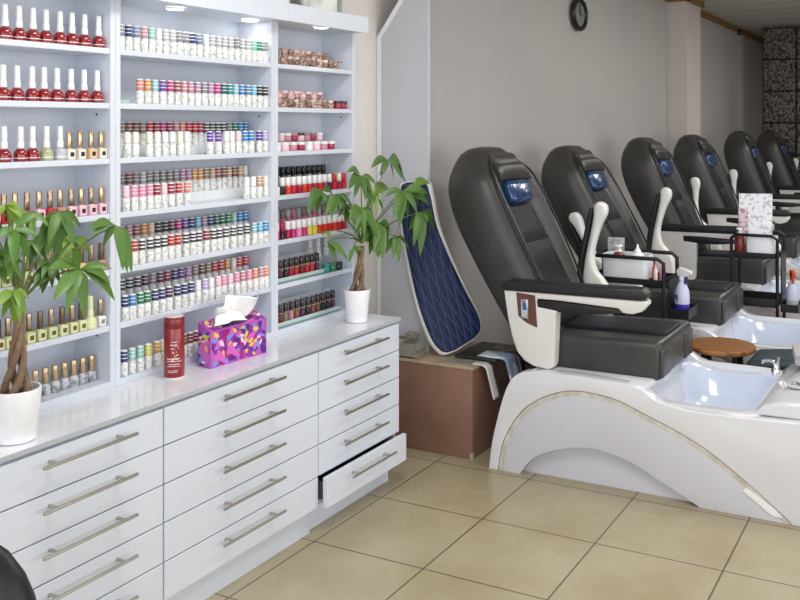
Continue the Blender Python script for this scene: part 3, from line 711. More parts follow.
P1 = [(80, 269, -.06, [(112, 269), (115, 301), (84, 318), (53, 301), (48, 269), (72, 248)]),
      (115, 225, -.02, [(89, 230), (103, 247), (123, 271), (132, 273), (108, 240)]),
      (60, 211, .01, [(36, 255), (56, 262), (82, 229), (44, 226), (74, 246), (48, 247)]),
      (14, 230, -.05, [(29, 262), (5, 268), (38, 236), (-4, 240), (17, 262), (42, 214)]),
      (5, 205, .02, [(26, 224), (13, 231), (-6, 224), (20, 206)]),
      (14, 290, -.08, [(26, 316), (14, 325), (2, 318), (29, 299), (-6, 310), (20, 308)]),
      (50, 262, .0, [(42, 294), (33, 285), (60, 284), (66, 267), (36, 270), (52, 288)]),
      (-8, 252, .0, [(10, 272), (-5, 285), (14, 258), (-20, 280), (2, 280)]),
      (-14, 215, .02, [(4, 232), (-8, 245), (8, 215), (-25, 240)]),
      (33, 240, .03, [(48, 262), (30, 268), (20, 258), (52, 244)]),
      (72, 240, .03, [(58, 262), (76, 268), (92, 258), (88, 240), (62, 248)]),
      (30, 214, .03, [(18, 232), (34, 240), (50, 228), (12, 216)]),
      (8, 262, -.03, [(22, 280), (4, 284), (-6, 272), (24, 264)])]
pb = Vector((1.628, 2.155, ZC))
money_tree('larger money tree in white pot at the left end of the worktop', pb, (.052, .064), .135, on_y(20, 312, 2.15), P1, 2.15, .0105, 1, on_y(20, 302, 2.15))
P2 = [(388, 160, -.02, [(371, 168), (394, 180), (407, 187), (403, 172), (380, 176)]),
      (361, 176, -.02, [(349, 181), (354, 198), (366, 202), (373, 199), (347, 172), (376, 184)]),
      (321, 191, .02, [(308, 209), (317, 213), (324, 206), (334, 198)]),
      (338, 195, .0, [(331, 219), (323, 208), (345, 215), (352, 206), (338, 214)]),
      (403, 191, -.03, [(430, 206), (393, 219), (385, 197), (415, 208), (399, 228), (428, 194)]),
      (422, 212, -.04, [(409, 230), (420, 256), (434, 231), (428, 222), (415, 240)]),
      (362, 208, -.04, [(349, 222), (356, 238), (371, 231), (378, 240), (353, 210), (364, 236)]),
      (380, 222, .0, [(369, 255), (382, 259), (376, 257), (367, 243), (391, 232), (388, 246)]),
      (327, 242, .03, [(349, 262), (337, 262)]),
      (353, 248, -.02, [(349, 262), (359, 261), (364, 252)]),
      (372, 196, .02, [(384, 205), (378, 214), (390, 190), (366, 214)]),
      (326, 231, .02, [(330, 240), (322, 236)]),
      (396, 236, .01, [(385, 254), (399, 262), (409, 250), (392, 248)]),
      (347, 204, .03, [(338, 218), (348, 224), (356, 214), (342, 200)]),
      (412, 186, .02, [(424, 194), (418, 206), (404, 200), (430, 184)]),
      (372, 228, -.01, [(362, 244), (374, 250), (384, 240), (360, 232)])]
money_tree('smaller money tree in white pot beside the narrow shelf unit', (3.262, 2.19, ZC), (.045, .057), .135, on_y(362, 246, 2.19), P2, 2.19, .0095, 1, on_y(362, 243, 2.19))

# ------------------------------------------------------------------ brown ledge and what lies on it
lg = thing('brown_bench', 'low brown boxed ledge between the cabinets and first chair', 'bench', (3.795, 1.92, 0))
obj('body', MB().box(0, .45, 0, .40, 0, .405, .004), BROWN, lg)
obj('top_board', MB().box(-.004, .45, -.004, .405, .405, .42, .003), PLYW, lg)
obj('corner_guard', MB().box(-.003, .012, -.003, .012, 0, .03), mat('pale_metal', '#c9c2b6', .4, .5), lg, smooth=0)
NEWS = [label_mat('newsprint', '#b3ada1', '#8f897e', .52, 120), label_mat('newsprint_dark', '#9d968a', '#6f6a62', .5, 90), label_mat('magazine_cover', '#d6d3cd', '#8a8f9c', .5, 25)]
def papers(name, label, cx, cy, z, w, d, h, rz, m, curl=0, group=None, cat='newspaper', tiltx=0):
    b = MB()
    def fn_top(u, v): return Vector(((u - .5) * w, (v - .5) * d, curl * (abs(u - .5) * 2) ** 2 * h + .003 * math.sin(u * 7 + v * 5)))
    n = 8; layers = max(2, int(h / .004)); 
    for k in range(layers):
        ox, oy = random.uniform(-.006, .006), random.uniform(-.006, .006); zz = h * k / layers
        b.box(-w / 2 + ox, w / 2 + ox, -d / 2 + oy, d / 2 + oy, zz, zz + h / layers * .92)
    bmesh.ops.subdivide_edges(b.bm, edges=[e for e in b.bm.edges if abs((e.verts[0].co - e.verts[1].co).x) > w * .5], cuts=6)
    for v in b.bm.verts: v.co.z += curl * (v.co.x / (w / 2)) ** 2 * .02 * (1 if v.co.x > 0 else .5) + .0
    o = obj(name, b, m, at=(cx, cy, z), smooth=0); o.rotation_euler = (tiltx, 0, rz); return tag(o, label, cat, group)
g_ = 'papers piled on the brown ledge'
papers('newspaper_stack', 'greyish pile of newspapers on the brown ledge behind the plant', 3.853, 2.276, .4205, .105, .095, .06, .03, NEWS[0], .6, g_)
papers('newspaper', 'folded newspaper topmost on the greyish pile behind the plant', 3.848, 2.283, .4995, .08, .075, .014, -.12, NEWS[1], .8, g_)
papers('newspaper', 'thin newspaper lying flat at the front of the brown ledge', 3.842, 2.005, .4205, .08, .13, .007, .08, NEWS[0], 0, g_)
papers('magazine', 'pale magazine lying under the dark folder on the ledge', 4.06, 1.98, .4205, .20, .10, .008, .0, NEWS[2], 0, g_, 'magazine')
b = MB(); b.box(0, .30, 0, .22, 0, .012, .004)
o = tag(obj('black_folder', b, mat('black_card', '#2b2b27', .5), at=(3.89, 1.845, .4302)), 'flat black folder on the ledge beside the first chair', 'folder'); o.rotation_euler = (0, .0, .0)
# magazines sliding off the end of the ledge
def slide_mag(label, x, y0, z0, ys, m, w=.2, L=.20):
    b = MB(); pts = []; y, z, n = y0, z0, 24
    for k in range(n + 1):
        pts.append((y, z)); phi = min(1.3, max(0, ys - y) * 26 + (.9 if z < z0 - .01 else 0)); y -= L / n * math.cos(phi); z -= L / n * math.sin(phi)
    b.grid(lambda u, v: (x + u * w, pts[round(v * n)][0], pts[round(v * n)][1]), 4, n)
    return tag(obj('magazine', b, m, solid=.004, smooth=60), label, 'magazine', 'magazines sliding off the ledge')
COVB = label_mat('blue_cover', '#8fa6c4', '#dfe6ee', .5, 12); COVO = label_mat('dark_orange_cover', '#23211f', '#a8583a', .62, 22); COVW = mat('white_cover', '#e4e4e4', .4)
slide_mag('white magazine drooping over the end of the brown ledge', 3.835, 1.985, .4232, 1.906, COVW, .06, .26)
slide_mag('pale blue magazine drooping over the ledge end nearest the chair', 3.90, 1.95, .4460, 1.836, COVB, .12, .28)
slide_mag('dark magazine with orange photo drooping over the ledge end', 4.03, 1.95, .4462, 1.834, COVO, .13, .32)

# quilted cushion leaning on the corner pillar
def cushion():
    t = thing('quilted_cushion', 'long navy quilted cushion with white border leaning on pillar', 'cushion', (3.93, 2.05, .42))
    O = Vector((3.93, 2.05, .42))
    # centre line from the foot to the head, and its width
    cen = [(3.978, 2.054, .466), (3.965, 2.09, .54), (3.945, 2.155, .68), (3.92, 2.215, .86), (3.898, 2.255, 1.02), (3.888, 2.275, 1.16), (3.886, 2.282, 1.25)]
    wid = [.225, .285, .265, .225, .195, .185, .155]
    def cat(P, s):
        n = len(P) - 1; x = s * n; i = min(int(x), n - 1); f = x - i
        g = lambda k: P[max(0, min(n, k))]
        if isinstance(P[0], tuple): return Vector([catv([g(i - 1)[a], g(i)[a], g(i + 1)[a], g(i + 2)[a]], f) for a in range(3)])
        return catv([g(i - 1), g(i), g(i + 1), g(i + 2)], f)
    def catv(p, f): return .5 * (2 * p[1] + (p[2] - p[0]) * f + (2 * p[0] - 5 * p[1] + 4 * p[2] - p[3]) * f * f + (3 * p[1] - p[0] - 3 * p[2] + p[3]) * f ** 3)
    wd0 = Vector((.80, -.60, .06)).normalized()
    wd1 = Vector((.20, -.97, .0)).normalized()
    def frame(s):
        c = cat(cen, s); tg = (cat(cen, min(1, s + .02)) - cat(cen, max(0, s - .02))).normalized()
        w = wd0.lerp(wd1, min(1, s * 1.1)); w = (w - tg * w.dot(tg)).normalized(); n = w.cross(tg)
        if n.x > 0: n = -n
        return c, w, n, tg
    def slab(s0, s1, inset, d0, d1, nseg=48):
        b = MB(); rings = []; uvs = []
        m = 14
        for i in range(nseg + 1):
            s = s0 + (s1 - s0) * i / nseg
            c, w, n, tg = frame(s)
            W = cat(wid, s) / 2 - inset
            e = min((s - s0) / .06, (s1 - s) / .06, 1)
            W *= math.sqrt(max(.02, 1 - (1 - e) ** 2)) * .45 + .55 if e < 1 else 1
            ring = []; 
            for k in range(m):
                a = 2 * PI * k / m
                ca, sa = math.cos(a), math.sin(a)
                x = W * math.copysign(abs(ca) ** .35, ca); z = math.copysign(abs(sa) ** .6, sa)
                dd = (d0 + d1) / 2 + (d1 - d0) / 2 * z
                ring.append(c + w * x + n * dd - O); uvs.append((x, s * .85))
            rings.append(ring)
        b.rings(rings)
        return b, uvs
    b, _ = slab(.0, 1, 0, -.055, .0); obj('border', b, mat('white_vinyl', '#e8e8e4', .4), t, smooth=60)
    b, uvs = slab(.025, .98, .014, -.02, .007)
    b.bm.verts.index_update()
    o = obj('quilted_pad', b, QUILT, t, smooth=60)
    uvl = o.data.uv_layers.new(name='UVMap')
    for lp in o.data.loops: uvl.data[lp.index].uv = uvs[lp.vertex_index]
cushion()

# ------------------------------------------------------------------ pedicure chairs
def chair_proto():
    t = thing('pedicure_chair', 'x', 'pedicure chair', (4.13, 1.0, 0), 0, 'black pedicure massage chairs along the grey wall')
    def yz(pts): return [(y - 1.0, z) for y, z in pts]
    HW = .40
    # --- tub: core, outer shells, skirts
    out = yz([(1.808, 0), (1.79, .13), (1.745, .303), (1.71, .39), (1.665, .437), (1.60, .452), (1.43, .46), (1.25, .455), (1.13, .445), (1.06, .405), (.98, .388), (.88, .380), (.648, .385), (.40, .395), (.22, .39), (.10, .33), (.03, .2), (.0, 0)])
    arcA = yz([(1.764, 0), (1.735, .137), (1.658, .265), (1.587, .327), (1.527, .36), (1.45, .388), (1.364, .398), (1.225, .383), (1.089, .335), (.926, .272), (.8, .203), (.648, .097), (.55, .02), (.53, 0)])
    arcR = yz([(1.66, 0), (1.62, .055), (1.556, .105), (1.427, .15), (1.302, .163), (1.164, .135), (1.047, .081), (.916, .02), (.88, 0)])
    def smooth(P, m=5, lo=0, hi=None):
        hi = len(P) - 1 if hi is None else hi; O = list(P[:lo + 1])
        for q in range(lo, hi):
            g = lambda k: P[max(lo, min(hi, k))]
            for j in range(1, m + 1):
                f = j / m
                O.append(tuple(.5 * (2 * g(q)[a] + (g(q + 1)[a] - g(q - 1)[a]) * f + (2 * g(q - 1)[a] - 5 * g(q)[a] + 4 * g(q + 1)[a] - g(q + 2)[a]) * f * f + (3 * g(q)[a] - g(q - 1)[a] - 3 * g(q + 1)[a] + g(q + 2)[a]) * f ** 3) for a in (0, 1)))
        return O + list(P[hi + 1:])
    out = smooth(out, 4, 0, len(out) - 1); arcA = smooth(arcA); arcR = smooth(arcR)
    arcA[0] = (arcA[0][0], 0); arcA[-1] = (arcA[-1][0], 0); arcR[0] = (arcR[0][0], 0); arcR[-1] = (arcR[-1][0], 0)
    out = [(p[0], max(0, p[1])) for p in out]; arcA = [(p[0], max(0, p[1])) for p in arcA]; arcR = [(p[0], max(0, p[1])) for p in arcR]
    arcI = []
    for q in range(len(arcA)):
        p0, p1 = arcA[max(0, q - 1)], arcA[min(len(arcA) - 1, q + 1)]; ty, tz = p1[0] - p0[0], p1[1] - p0[1]; l = math.hypot(ty, tz) or 1
        arcI.append((arcA[q][0] - tz / l * .021, max(0, arcA[q][1] + ty / l * .021)))
    arcI[0] = (arcA[0][0] - .021, 0); arcI[-1] = (arcA[-1][0] + .025, 0)
    arcI = [p for k, p in enumerate(arcI) if k in (0, len(arcI) - 1) or (p[1] > .001 and arcI[-1][0] < p[0] < arcI[0][0] + .0)]
    core = yz([(1.78, .002), (1.70, .37), (1.60, .44), (1.14, .435), (1.06, .20), (.62, .15), (.56, .36), (.2, .37), (.08, .30), (.03, .002)])
    obj('tub_core', MB().prism(core, -.335, .335, 'x', .01), SHELL, t)
    for s in (-1, 1):
        a, c = sorted((s * .33, s * HW))
        obj('side_shell', MB().prism(out + [arcA[-1]] + arcA[-2:0:-1] + [arcA[0]], a, c, 'x', .012, 3), SHELL, t)
        a, c = sorted((s * .33, s * (HW - .006)))
        obj('inlay_band', MB().prism([(p[0], p[1] - .0) for p in arcA] + arcI[::-1], a, c, 'x', .002, 1), INLAY, t)
        a, c = sorted((s * .33, s * (HW - .004)))
        obj('seam_line', MB().tube([(s * (HW - .0045), p[0], p[1]) for p in arcA], .0016, 6), LEATHERN, t)
        obj('side_skirt', MB().prism(arcI + arcR[::-1], a, c, 'x', .018, 4), SHELLG, t)
        a, c = sorted((s * .33, s * (HW - .075)))
        # recessed foot panel (sits just outside the core)
        a, c = sorted((s * .3355, s * .352))
        obj('recess_panel', MB().prism(arcR, a, c, 'x', .006, 2), SHELLG, t)
        a, c = sorted((s * (HW - .006), s * (HW + .004)))
        obj('light_strip', MB().prism(yz([(.715, .100), (.70, .114), (.59, .05), (.565, .022), (.60, .022)]), a, c, 'x', .002, 1), mat('white_light_strip', '#f6f6f6', .2, coat=.5), t)
    top = MB(); top.box(-HW + .01, HW - .01, .10, .62, .425, .452, .008); obj('seat_deck', top, SHELL, t)
    # --- basin: outer rim then bowl
    b = MB(); R = []
    def sring(hx, hy, cy, z, n=40, p=5):
        r = []
        for k in range(n):
            a = 2 * PI * k / n; ca, sa = math.cos(a), math.sin(a); q = (abs(ca) ** p + abs(sa) ** p) ** (-1 / p)
            r.append((hx * ca * q, cy + hy * sa * q, z))
        return r
    cy = -.105
    R = [sring(.385, .275, cy, .365), sring(.395, .285, cy, .378), sring(.392, .282, cy, .392), sring(.36, .255, cy, .398), sring(.342, .24, cy, .390), sring(.328, .225, cy - .0, .36), sring(.30, .19, cy, .26), sring(.25, .135, cy, .215), sring(.1, .05, cy, .208)]
    b.rings(R, cap0=False, mif=lambda i: 0 if i < 4 else 1); obj('basin', b, [SHELL, BOWL], t, smooth=50)
    # --- foot console with drain grille and tap
    con = yz([(.69, .385), (.64, .43), (.56, .452), (.30, .47), (.18, .45), (.14, .39)])
    obj('foot_console', MB().prism(con, -.36, .36, 'x', .02, 4), SHELL, t)
    b = MB(); b.lathe([(.05, .459), (.052, .463), (.045, .466), (.0, .466)], 24, (-.12, -.46, .0), cap1=False); gr_ = obj('drain_grille', b, mat('grille_grey', '#c9c9cb', .3), t)
    b = MB()
    for k in range(19):
        rr = .008 + .012 * (k % 3); aa = k * 2.4
        b.lathe([(.0042, .4662), (.0042, .467)], 6, (-.12 + rr * 1.0 * math.cos(aa), -.46 + rr * math.sin(aa), 0))
    obj('grille_hole', b, DARKGAP, gr_)
    b = MB(); b.lathe([(.018, .43), (.018, .45), (.012, .46), (.010, .475)], 16, (.13, -.325, 0)); b.tube([(.13, -.325, .47), (.13, -.318, .485), (.13, -.30, .49), (.13, -.275, .485), (.13, -.268, .475)], .008, 10); b.tube([(.17, -.33, .43), (.17, -.33, .475), (.19, -.33, .49)], .008, 8); obj('tap', b, CHROME, t)
    # --- seat
    def rbox(x0, x1, y0, y1, z0, z1, r, seg=4): return MB().box(x0, x1, y0, y1, z0, z1, r, seg)
    b = rbox(-.265, .265, .07, .60, .44, .605, .028, 5)
    for v in b.bm.verts:
        if v.co.z > .52: v.co.z += .012 * (1 - (v.co.x / .265) ** 2) - .02 * (v.co.y - .07)
    seat = obj('seat', b, LEATHER, t)
    b = MB().box(-.13, .13, .085, .56, .598, .622, .012, 3)
    for v in b.bm.verts: v.co.z += -.02 * (v.co.y - .07)
    obj('seat_panel', b, LEATHERB, seat)
    for sd in (-1, 1):
        a, c = sorted((sd * .262, sd * .125)); obj('front_welt', MB().box(a, c, .064, .078, .455, .57, .006, 3), LEATHER, seat)
    # --- backrest, own pivot
    piv = Vector((0, .55, .50))
    C = [(.66, .50), (.715, .62), (.79, .78), (.87, .95), (.945, 1.12), (.985, 1.25), (.995, 1.34), (.975, 1.405)]
    D = [.085, .10, .118, .14, .158, .158, .12, .05]          # to the rear
    Df = [.16, .19, .195, .19, .178, .148, .10, .05]         # to the front, at the side bolsters
    Wd = [.225, .255, .278, .288, .288, .268, .205, .13]
    def ip(A, s):
        n = len(A) - 1; x = s * n; i = min(int(x), n - 1); f = x - i
        g = lambda k: A[max(0, min(n, k))]
        h = lambda p0, p1, p2, p3: .5 * (2 * p1 + (p2 - p0) * f + (2 * p0 - 5 * p1 + 4 * p2 - p3) * f * f + (3 * p1 - p0 - 3 * p2 + p3) * f ** 3)
        if isinstance(A[0], tuple): return [h(g(i - 1)[a], g(i)[a], g(i + 1)[a], g(i + 2)[a]) for a in range(2)]
        return h(g(i - 1), g(i), g(i + 1), g(i + 2))
    def fr(s):
        c = ip(C, s); e = .01; p, q = ip(C, max(0, s - e)), ip(C, min(1, s + e)); ty, tz = q[0] - p[0], q[1] - p[1]; l = math.hypot(ty, tz); ty /= l; tz /= l
        return c, (-tz, ty)       # front normal (towards -Y)
    def dent(x, W, s): return .088 * math.exp(-(x / (.66 * W)) ** 8) * min(1, max(.1, (1.0 - s) * 2.4))
    n = 34; ns = 26; rings = []
    for i in range(ns + 1):
        s = i / ns
        c, (ny, nz) = fr(s); W, d = ip(Wd, s), ip(D, s); ring = []
        ed = min(1, (1 - s) / .10); k_ = math.sqrt(max(.06, 1 - (1 - ed) ** 2))
        for k in range(n):
            a = 2 * PI * k / n; ca, sa = math.cos(a), math.sin(a)
            x = W * (k_ * .45 + .55) * math.copysign(abs(ca) ** .62, ca); q = (ip(Df, s) if sa > 0 else d) * k_ * math.copysign(abs(sa) ** .62, sa)
            if sa > 0: q -= dent(x, W, s)
            ring.append(Vector((x, c[0] + ny * q, c[1] + nz * q)) - piv)
        rings.append(ring)
    back = obj('backrest', MB().rings(rings), LEATHER, t, piv, smooth=60)
    def pad(name, s0, s1, hw, thick, m, lift=0, nu=10, nv=12, dk=1.0):
        b = MB()
        V = {}
        for side in (0, 1):
            for i in range(nu + 1):
                for j in range(nv + 1):
                    u, v = i / nu * 2 - 1, j / nv
                    s = s0 + (s1 - s0) * v; c, (ny, nz) = fr(s); W, d = ip(Wd, s), ip(D, s); x = u * hw(v)
                    e = (1 - u ** 6) * (1 - (2 * v - 1) ** 8)
                    q = ip(Df, s) - (1 - (1 - dk) * min(1, v * 1.8)) * dent(x, W, s) + lift + (thick * max(0, e) ** .5 if side == 0 else -.02)
                    V[side, i, j] = b.bm.verts.new(Vector((x, c[0] + ny * q, c[1] + nz * q)) - piv)
        for side in (0, 1):
            for i in range(nu):
                for j in range(nv):
                    f = [V[side, i, j], V[side, i + 1, j], V[side, i + 1, j + 1], V[side, i, j + 1]]
                    b.bm.faces.new(f if side == 0 else f[::-1])
        for i in range(nu):
            for j in (0, nv): b.bm.faces.new((V[0, i, j], V[0, i + 1, j], V[1, i + 1, j], V[1, i, j]))
        for j in range(nv):
            for i in (0, nu): b.bm.faces.new((V[0, i, j], V[0, i, j + 1], V[1, i, j + 1], V[1, i, j]))
        return obj(name, b, m, back, smooth=50)
    pad('lumbar_panel', .06, .40, lambda v: .155 + .0 * v, .014, LEATHERB)
    pad('back_panel', .402, .70, lambda v: .155 - .02 * v, .014, LEATHERB)
    pad('headrest', .675, .975, lambda v: .178 - .055 * v, .026, LEATHER, .008, 12, 16, .55)
    # piping along the bolster edges
    for sd in (-1, 1):
        P = []
        for i in range(24):
            s = .05 + .86 * i / 23; c, (ny, nz) = fr(s); W, d = ip(Wd, s), ip(D, s)
            x = sd * W * .84; q = ip(Df, s) * .84
            P.append(Vector((x, c[0] + ny * q, c[1] + nz * q)) - piv)
        obj('piping', MB().tube(P, .006, 6), LEATHERN, back)
    c, (ny, nz) = fr(.61); d = ip(Df, .61) - .062
    b = MB().box(-.115, .115, -.036, .036, -.058, .058, .03, 4)
    ang = math.atan2(ny, nz)
    b.xf(Matrix.Translation(Vector((0, c[0] + ny * (d + .005), c[1] + nz * (d + .005))) - piv) @ Matrix.Rotation(math.radians(-22), 4, 'X'))
    obj('neck_pillow', b, BLUEP, back)
    # --- arms, own pivot so they can be tipped up
    ap = Vector((0, .60, .52))
    ash = yz([(1.765, .785), (1.745, .66), (1.725, .58), (1.70, .515), (1.665, .48), (1.62, .460), (1.554, .452), (1.532, .462), (1.525, .48), (1.516, .70), (1.508, .712), (1.605, .722), (1.605, .757), (1.498, .757), (1.235, .747), (1.215, .730), (1.175, .728), (1.135, .742), (1.110, .772), (1.112, .788)])
    def loc(P): return [(p[0] - ap.y, p[1] - ap.z) for p in P]
    for s in (-1,):
        a, c = sorted((s * .27, s * .335)); arm = obj('armrest', MB().prism(loc(ash), a, c, 'x', .01, 3), ARMW, t, ap)
        a, c = sorted((s * .262, s * .345)); obj('arm_pad', MB().prism(loc(yz([(1.770, .782), (1.770, .812), (1.74, .828), (1.316, .834), (1.13, .838), (1.112, .82), (1.115, .798), (1.142, .787)])), a, c, 'x', .012, 3), LEATHERN, arm)
        a, c = sorted((s * .335, s * .3375)); obj('wood_inlay', MB().prism(loc(yz([(1.702, .778), (1.612, .772), (1.602, .632), (1.655, .650), (1.692, .676)])), a, c, 'x'), WOODD, arm, smooth=0)
        a, c = sorted((s * .3375, s * .342)); sw = obj('switch_plate', MB().prism(loc(yz([(1.678, .752), (1.644, .752), (1.642, .665), (1.676, .672)])), a, c, 'x', .002), CHROME, arm)
        a, c = sorted((s * .342, s * .346)); obj('switch_button', MB().prism(loc(yz([(1.67, .735), (1.652, .735), (1.65, .705), (1.668, .706)])), a, c, 'x', .001), mat('blue_button', '#2d5f9a', .25), sw)
        a, c = sorted((s * .275, s * .33)); obj('tray', MB().prism(loc(yz([(1.61, .752), (1.60, .715), (1.50, .706), (1.361, .710), (1.20, .728), (1.21, .742), (1.498, .752)])), a, c, 'x', .004), BLKP, arm)
    rp = Vector((0, .56, .58))
    post = smooth([(.50, .50), (.475, .60), (.48, .70), (.515, .755), (.552, .80), (.566, .861), (.556, .934), (.526, 1.024), (.500, 1.075), (.498, 1.115), (.515, 1.134), (.54, 1.138), (.562, 1.118), (.566, 1.055), (.586, .957), (.604, .875), (.617, .793), (.625, .70), (.63, .60), (.62, .50)], 3)
    ra = obj('raised_armrest', MB().prism([(p[0] - rp.y, p[1] - rp.z) for p in post], .275, .335, 'x', .018, 3), ARMW, t, rp)
    pd = smooth([(.566, 1.10), (.574, 1.05), (.594, .957), (.612, .875), (.625, .793), (.634, .70), (.65, .70), (.645, .80), (.632, .89), (.612, .97), (.592, 1.06), (.58, 1.11)], 3)
    obj('arm_pad', MB().prism([(p[0] - rp.y, p[1] - rp.z) for p in pd], .272, .338, 'x', .004, 2), LEATHERN, ra)
    b = MB().box(-.20, .20, .58, .70, .40, .53, .02); obj('tilt_mechanism', b, BLKP, t)
    return t
chair = chair_proto(); learn(chair)
CH = [(4.13, 0, 0, 'black pedicure chair nearest the camera, with walnut switch panel on its lowered armrest'),
      (5.33, .0, -2, 'black pedicure chair with both white armrests tipped up, behind the nearest chair'),
      (6.75, .02, 2, 'black pedicure chair beyond the paper-carrying trolley, third along the wall'),
      (8.15, .02, 3, 'black pedicure chair just before the wall column, fourth along the row'),
      (10.0, .02, 6, 'black pedicure chair just past the wall column, second from the far end'),
      (11.42, -.05, 6, 'black pedicure chair at the far end, in front of the ornate panel')]
for i, (x, dy, bd, lb) in enumerate(CH):
    c = chair if i == 0 else copy_tree(chair, None, ('wood_inlay', 'switch_plate') + (('armrest',) if i == 1 else ()))
    c.location = (x, 1.0 + dy, 0); c['label'] = lb
    for ch in [o for o in bpy.data.objects if o.parent == c]:
        n = ch.name.split('.')[0]
        if n == 'backrest': ch.rotation_euler.x = math.radians(bd)
        if n == 'raised_armrest' and i > 1: ch.rotation_euler.x = math.radians(-16)
        if n == 'raised_armrest' and i == 1:
            far = ch
    if i == 1:
        near = far.copy(); COL.objects.link(near); near.location.x -= .61; near.rotation_euler.x = math.radians(-42)
        for k in [o for o in bpy.data.objects if o.parent == far]:
            kk = k.copy(); COL.objects.link(kk); kk.parent = near
# ------------------------------------------------------------------ trolleys and their contents
def trolley(label, x, y, hz, D=.40):
    t = thing('salon_trolley', label, 'trolley', (x, y, 0), 0, 'black salon trolleys between the chairs')
    W = .26
    for sx in (-1, 1):
        for sy in (-1, 1):
            obj('post', MB().tube([(sx * W / 2, sy * D / 2, .05), (sx * W / 2, sy * D / 2, .80)], .010, 8), BLKM, t)
            obj('caster', MB().tube([(sx * W / 2 - .008, sy * D / 2, .025), (sx * W / 2 + .008, sy * D / 2, .025)], .025, 12), BLKP, t)
    for z in (.12, .42, .715):
        b = MB(); b.box(-W / 2, W / 2, -D / 2, D / 2, z, z + .012, .003, 1)
        h = .03 if z > .7 else .05
        b.box(-W / 2, W / 2, -D / 2, -D / 2 + .006, z + .012, z + h); b.box(-W / 2, W / 2, D / 2 - .006, D / 2, z + .012, z + h); b.box(-W / 2, -W / 2 + .006, -D / 2 + .006, D / 2 - .006, z + .012, z + h); b.box(W / 2 - .006, W / 2, -D / 2 + .006, D / 2 - .006, z + .012, z + h)
        obj('tray', b, BLKP, t, smooth=0)
    for sx in (-1, 1):
        P = [(sx * W / 2, -D / 2, .79), (sx * W / 2, -D / 2, .83), (sx * W / 2, -D / 2 + .03, .85), (sx * W / 2, D / 2 - .03, .85), (sx * W / 2, D / 2, .83), (sx * W / 2, D / 2, .79)]
        obj('handle_loop', MB().tube(P, .010, 8), BLKM, t)
    if hz:
        y0, y1 = -D / 2 - .115, -D / 2 - .012
        b = MB(); b.box(-.09, .09, y0, y1, hz - .0075, hz - .0005); b.box(-.09, .09, y0, y0 + .004, hz, hz + .04); b.box(-.09, -.086, y0 + .004, y1, hz, hz + .04); b.box(.086, .09, y0 + .004, y1, hz, hz + .04); b.box(-.09, .09, y1 - .006, y1, hz, .74)
        obj('bottle_holder', b, BLKP, t, smooth=0)
    return t
trolley('black trolley holding white tubs, between the first two chairs', 4.72, 1.46, .5625)
trolley('black trolley with upright paper sheet, between second and third chairs', 5.98, 1.05, .40, .27)
TUB = mat('translucent_white_plastic', '#e9edf2', .3)
def tub(x, y, z, w, d, h, label):
    b = MB(); b.lathe([(w * .92, 0), (w, .006), (w * 1.04, h), (w * .97, h), (w * .93, .01)], 24, sq=5, cap1=True); b.xf(Matrix.Diagonal((1, d / w, 1, 1)))
    return tag(obj('storage_tub', b, TUB, at=(x, y, z)), label, 'tub')
tub(4.70, 1.478, .728, .086, .118, .125, 'white square tub standing on the near trolley')
def bottle(name, x, y, z, r, h, body, capc, label, tip='nozzle', rz=0):
    t = thing(name, label, 'bottle', (x, y, z), rz)
    b = MB(); b.lathe([(r * .93, 0), (r, .004), (r, h * .6), (r * .8, h * .7), (r * .4, h * .76)], 18); obj('body', b, body, t)
    b = MB()
    if tip == 'nozzle': b.lathe([(r * .45, h * .76), (r * .45, h * .8), (r * .2, h * .88), (r * .1, h)], 14)
    else:
        b.lathe([(r * .5, h * .76), (r * .5, h * .83), (r * .25, h * .84), (r * .25, h * .92), (r * .6, h * .93), (r * .6, h)], 14); b.box(-r * 1.3, r * .3, -r * .22, r * .22, h * .94, h)
    obj('cap', b, capc, t); return t
WP = mat('white_cap_plastic', '#f1f1f1', .3); RP = mat('dark_red_plastic', '#8a2a2c', .3)
bottle('lotion_bottle', 4.70, 1.425, .7395, .040, .165, TUB, WP, 'white lotion bottle with pointed nozzle in the tub of near trolley')
bottle('pump_bottle', 4.70, 1.525, .7395, .034, .16, mat('red_lotion', '#7d2b2e', .3), WP, 'dark red pump bottle with white top in the tub of near trolley', 'pump')
b = MB(); b.box(-.002, .002, -.045, .045, 0, .19); o = tag(obj('leaflet', b, label_mat('grey_leaflet', '#c9c9cb', '#a5a6aa', .55, 40), at=(4.822, 1.58, .7285), smooth=0), 'pale grey leaflet standing upright at the back of near trolley', 'leaflet'); o.rotation_euler = (0, 0, .1)
for i, (dx, dy, c, h) in enumerate(((0, 0, 'violet', .10), (.03, .02, 'pink', .085), (-.02, .035, 'cream', .09), (.02, .055, 'red', .095))):
    bottle('small_bottle', 4.655 + dx + .02, 1.283 + dy, .728 if False else .728, .010, h, pm(c), pm('purple' if c == 'violet' else c), f'small {c} capped bottle at the front edge of the near trolley tray')
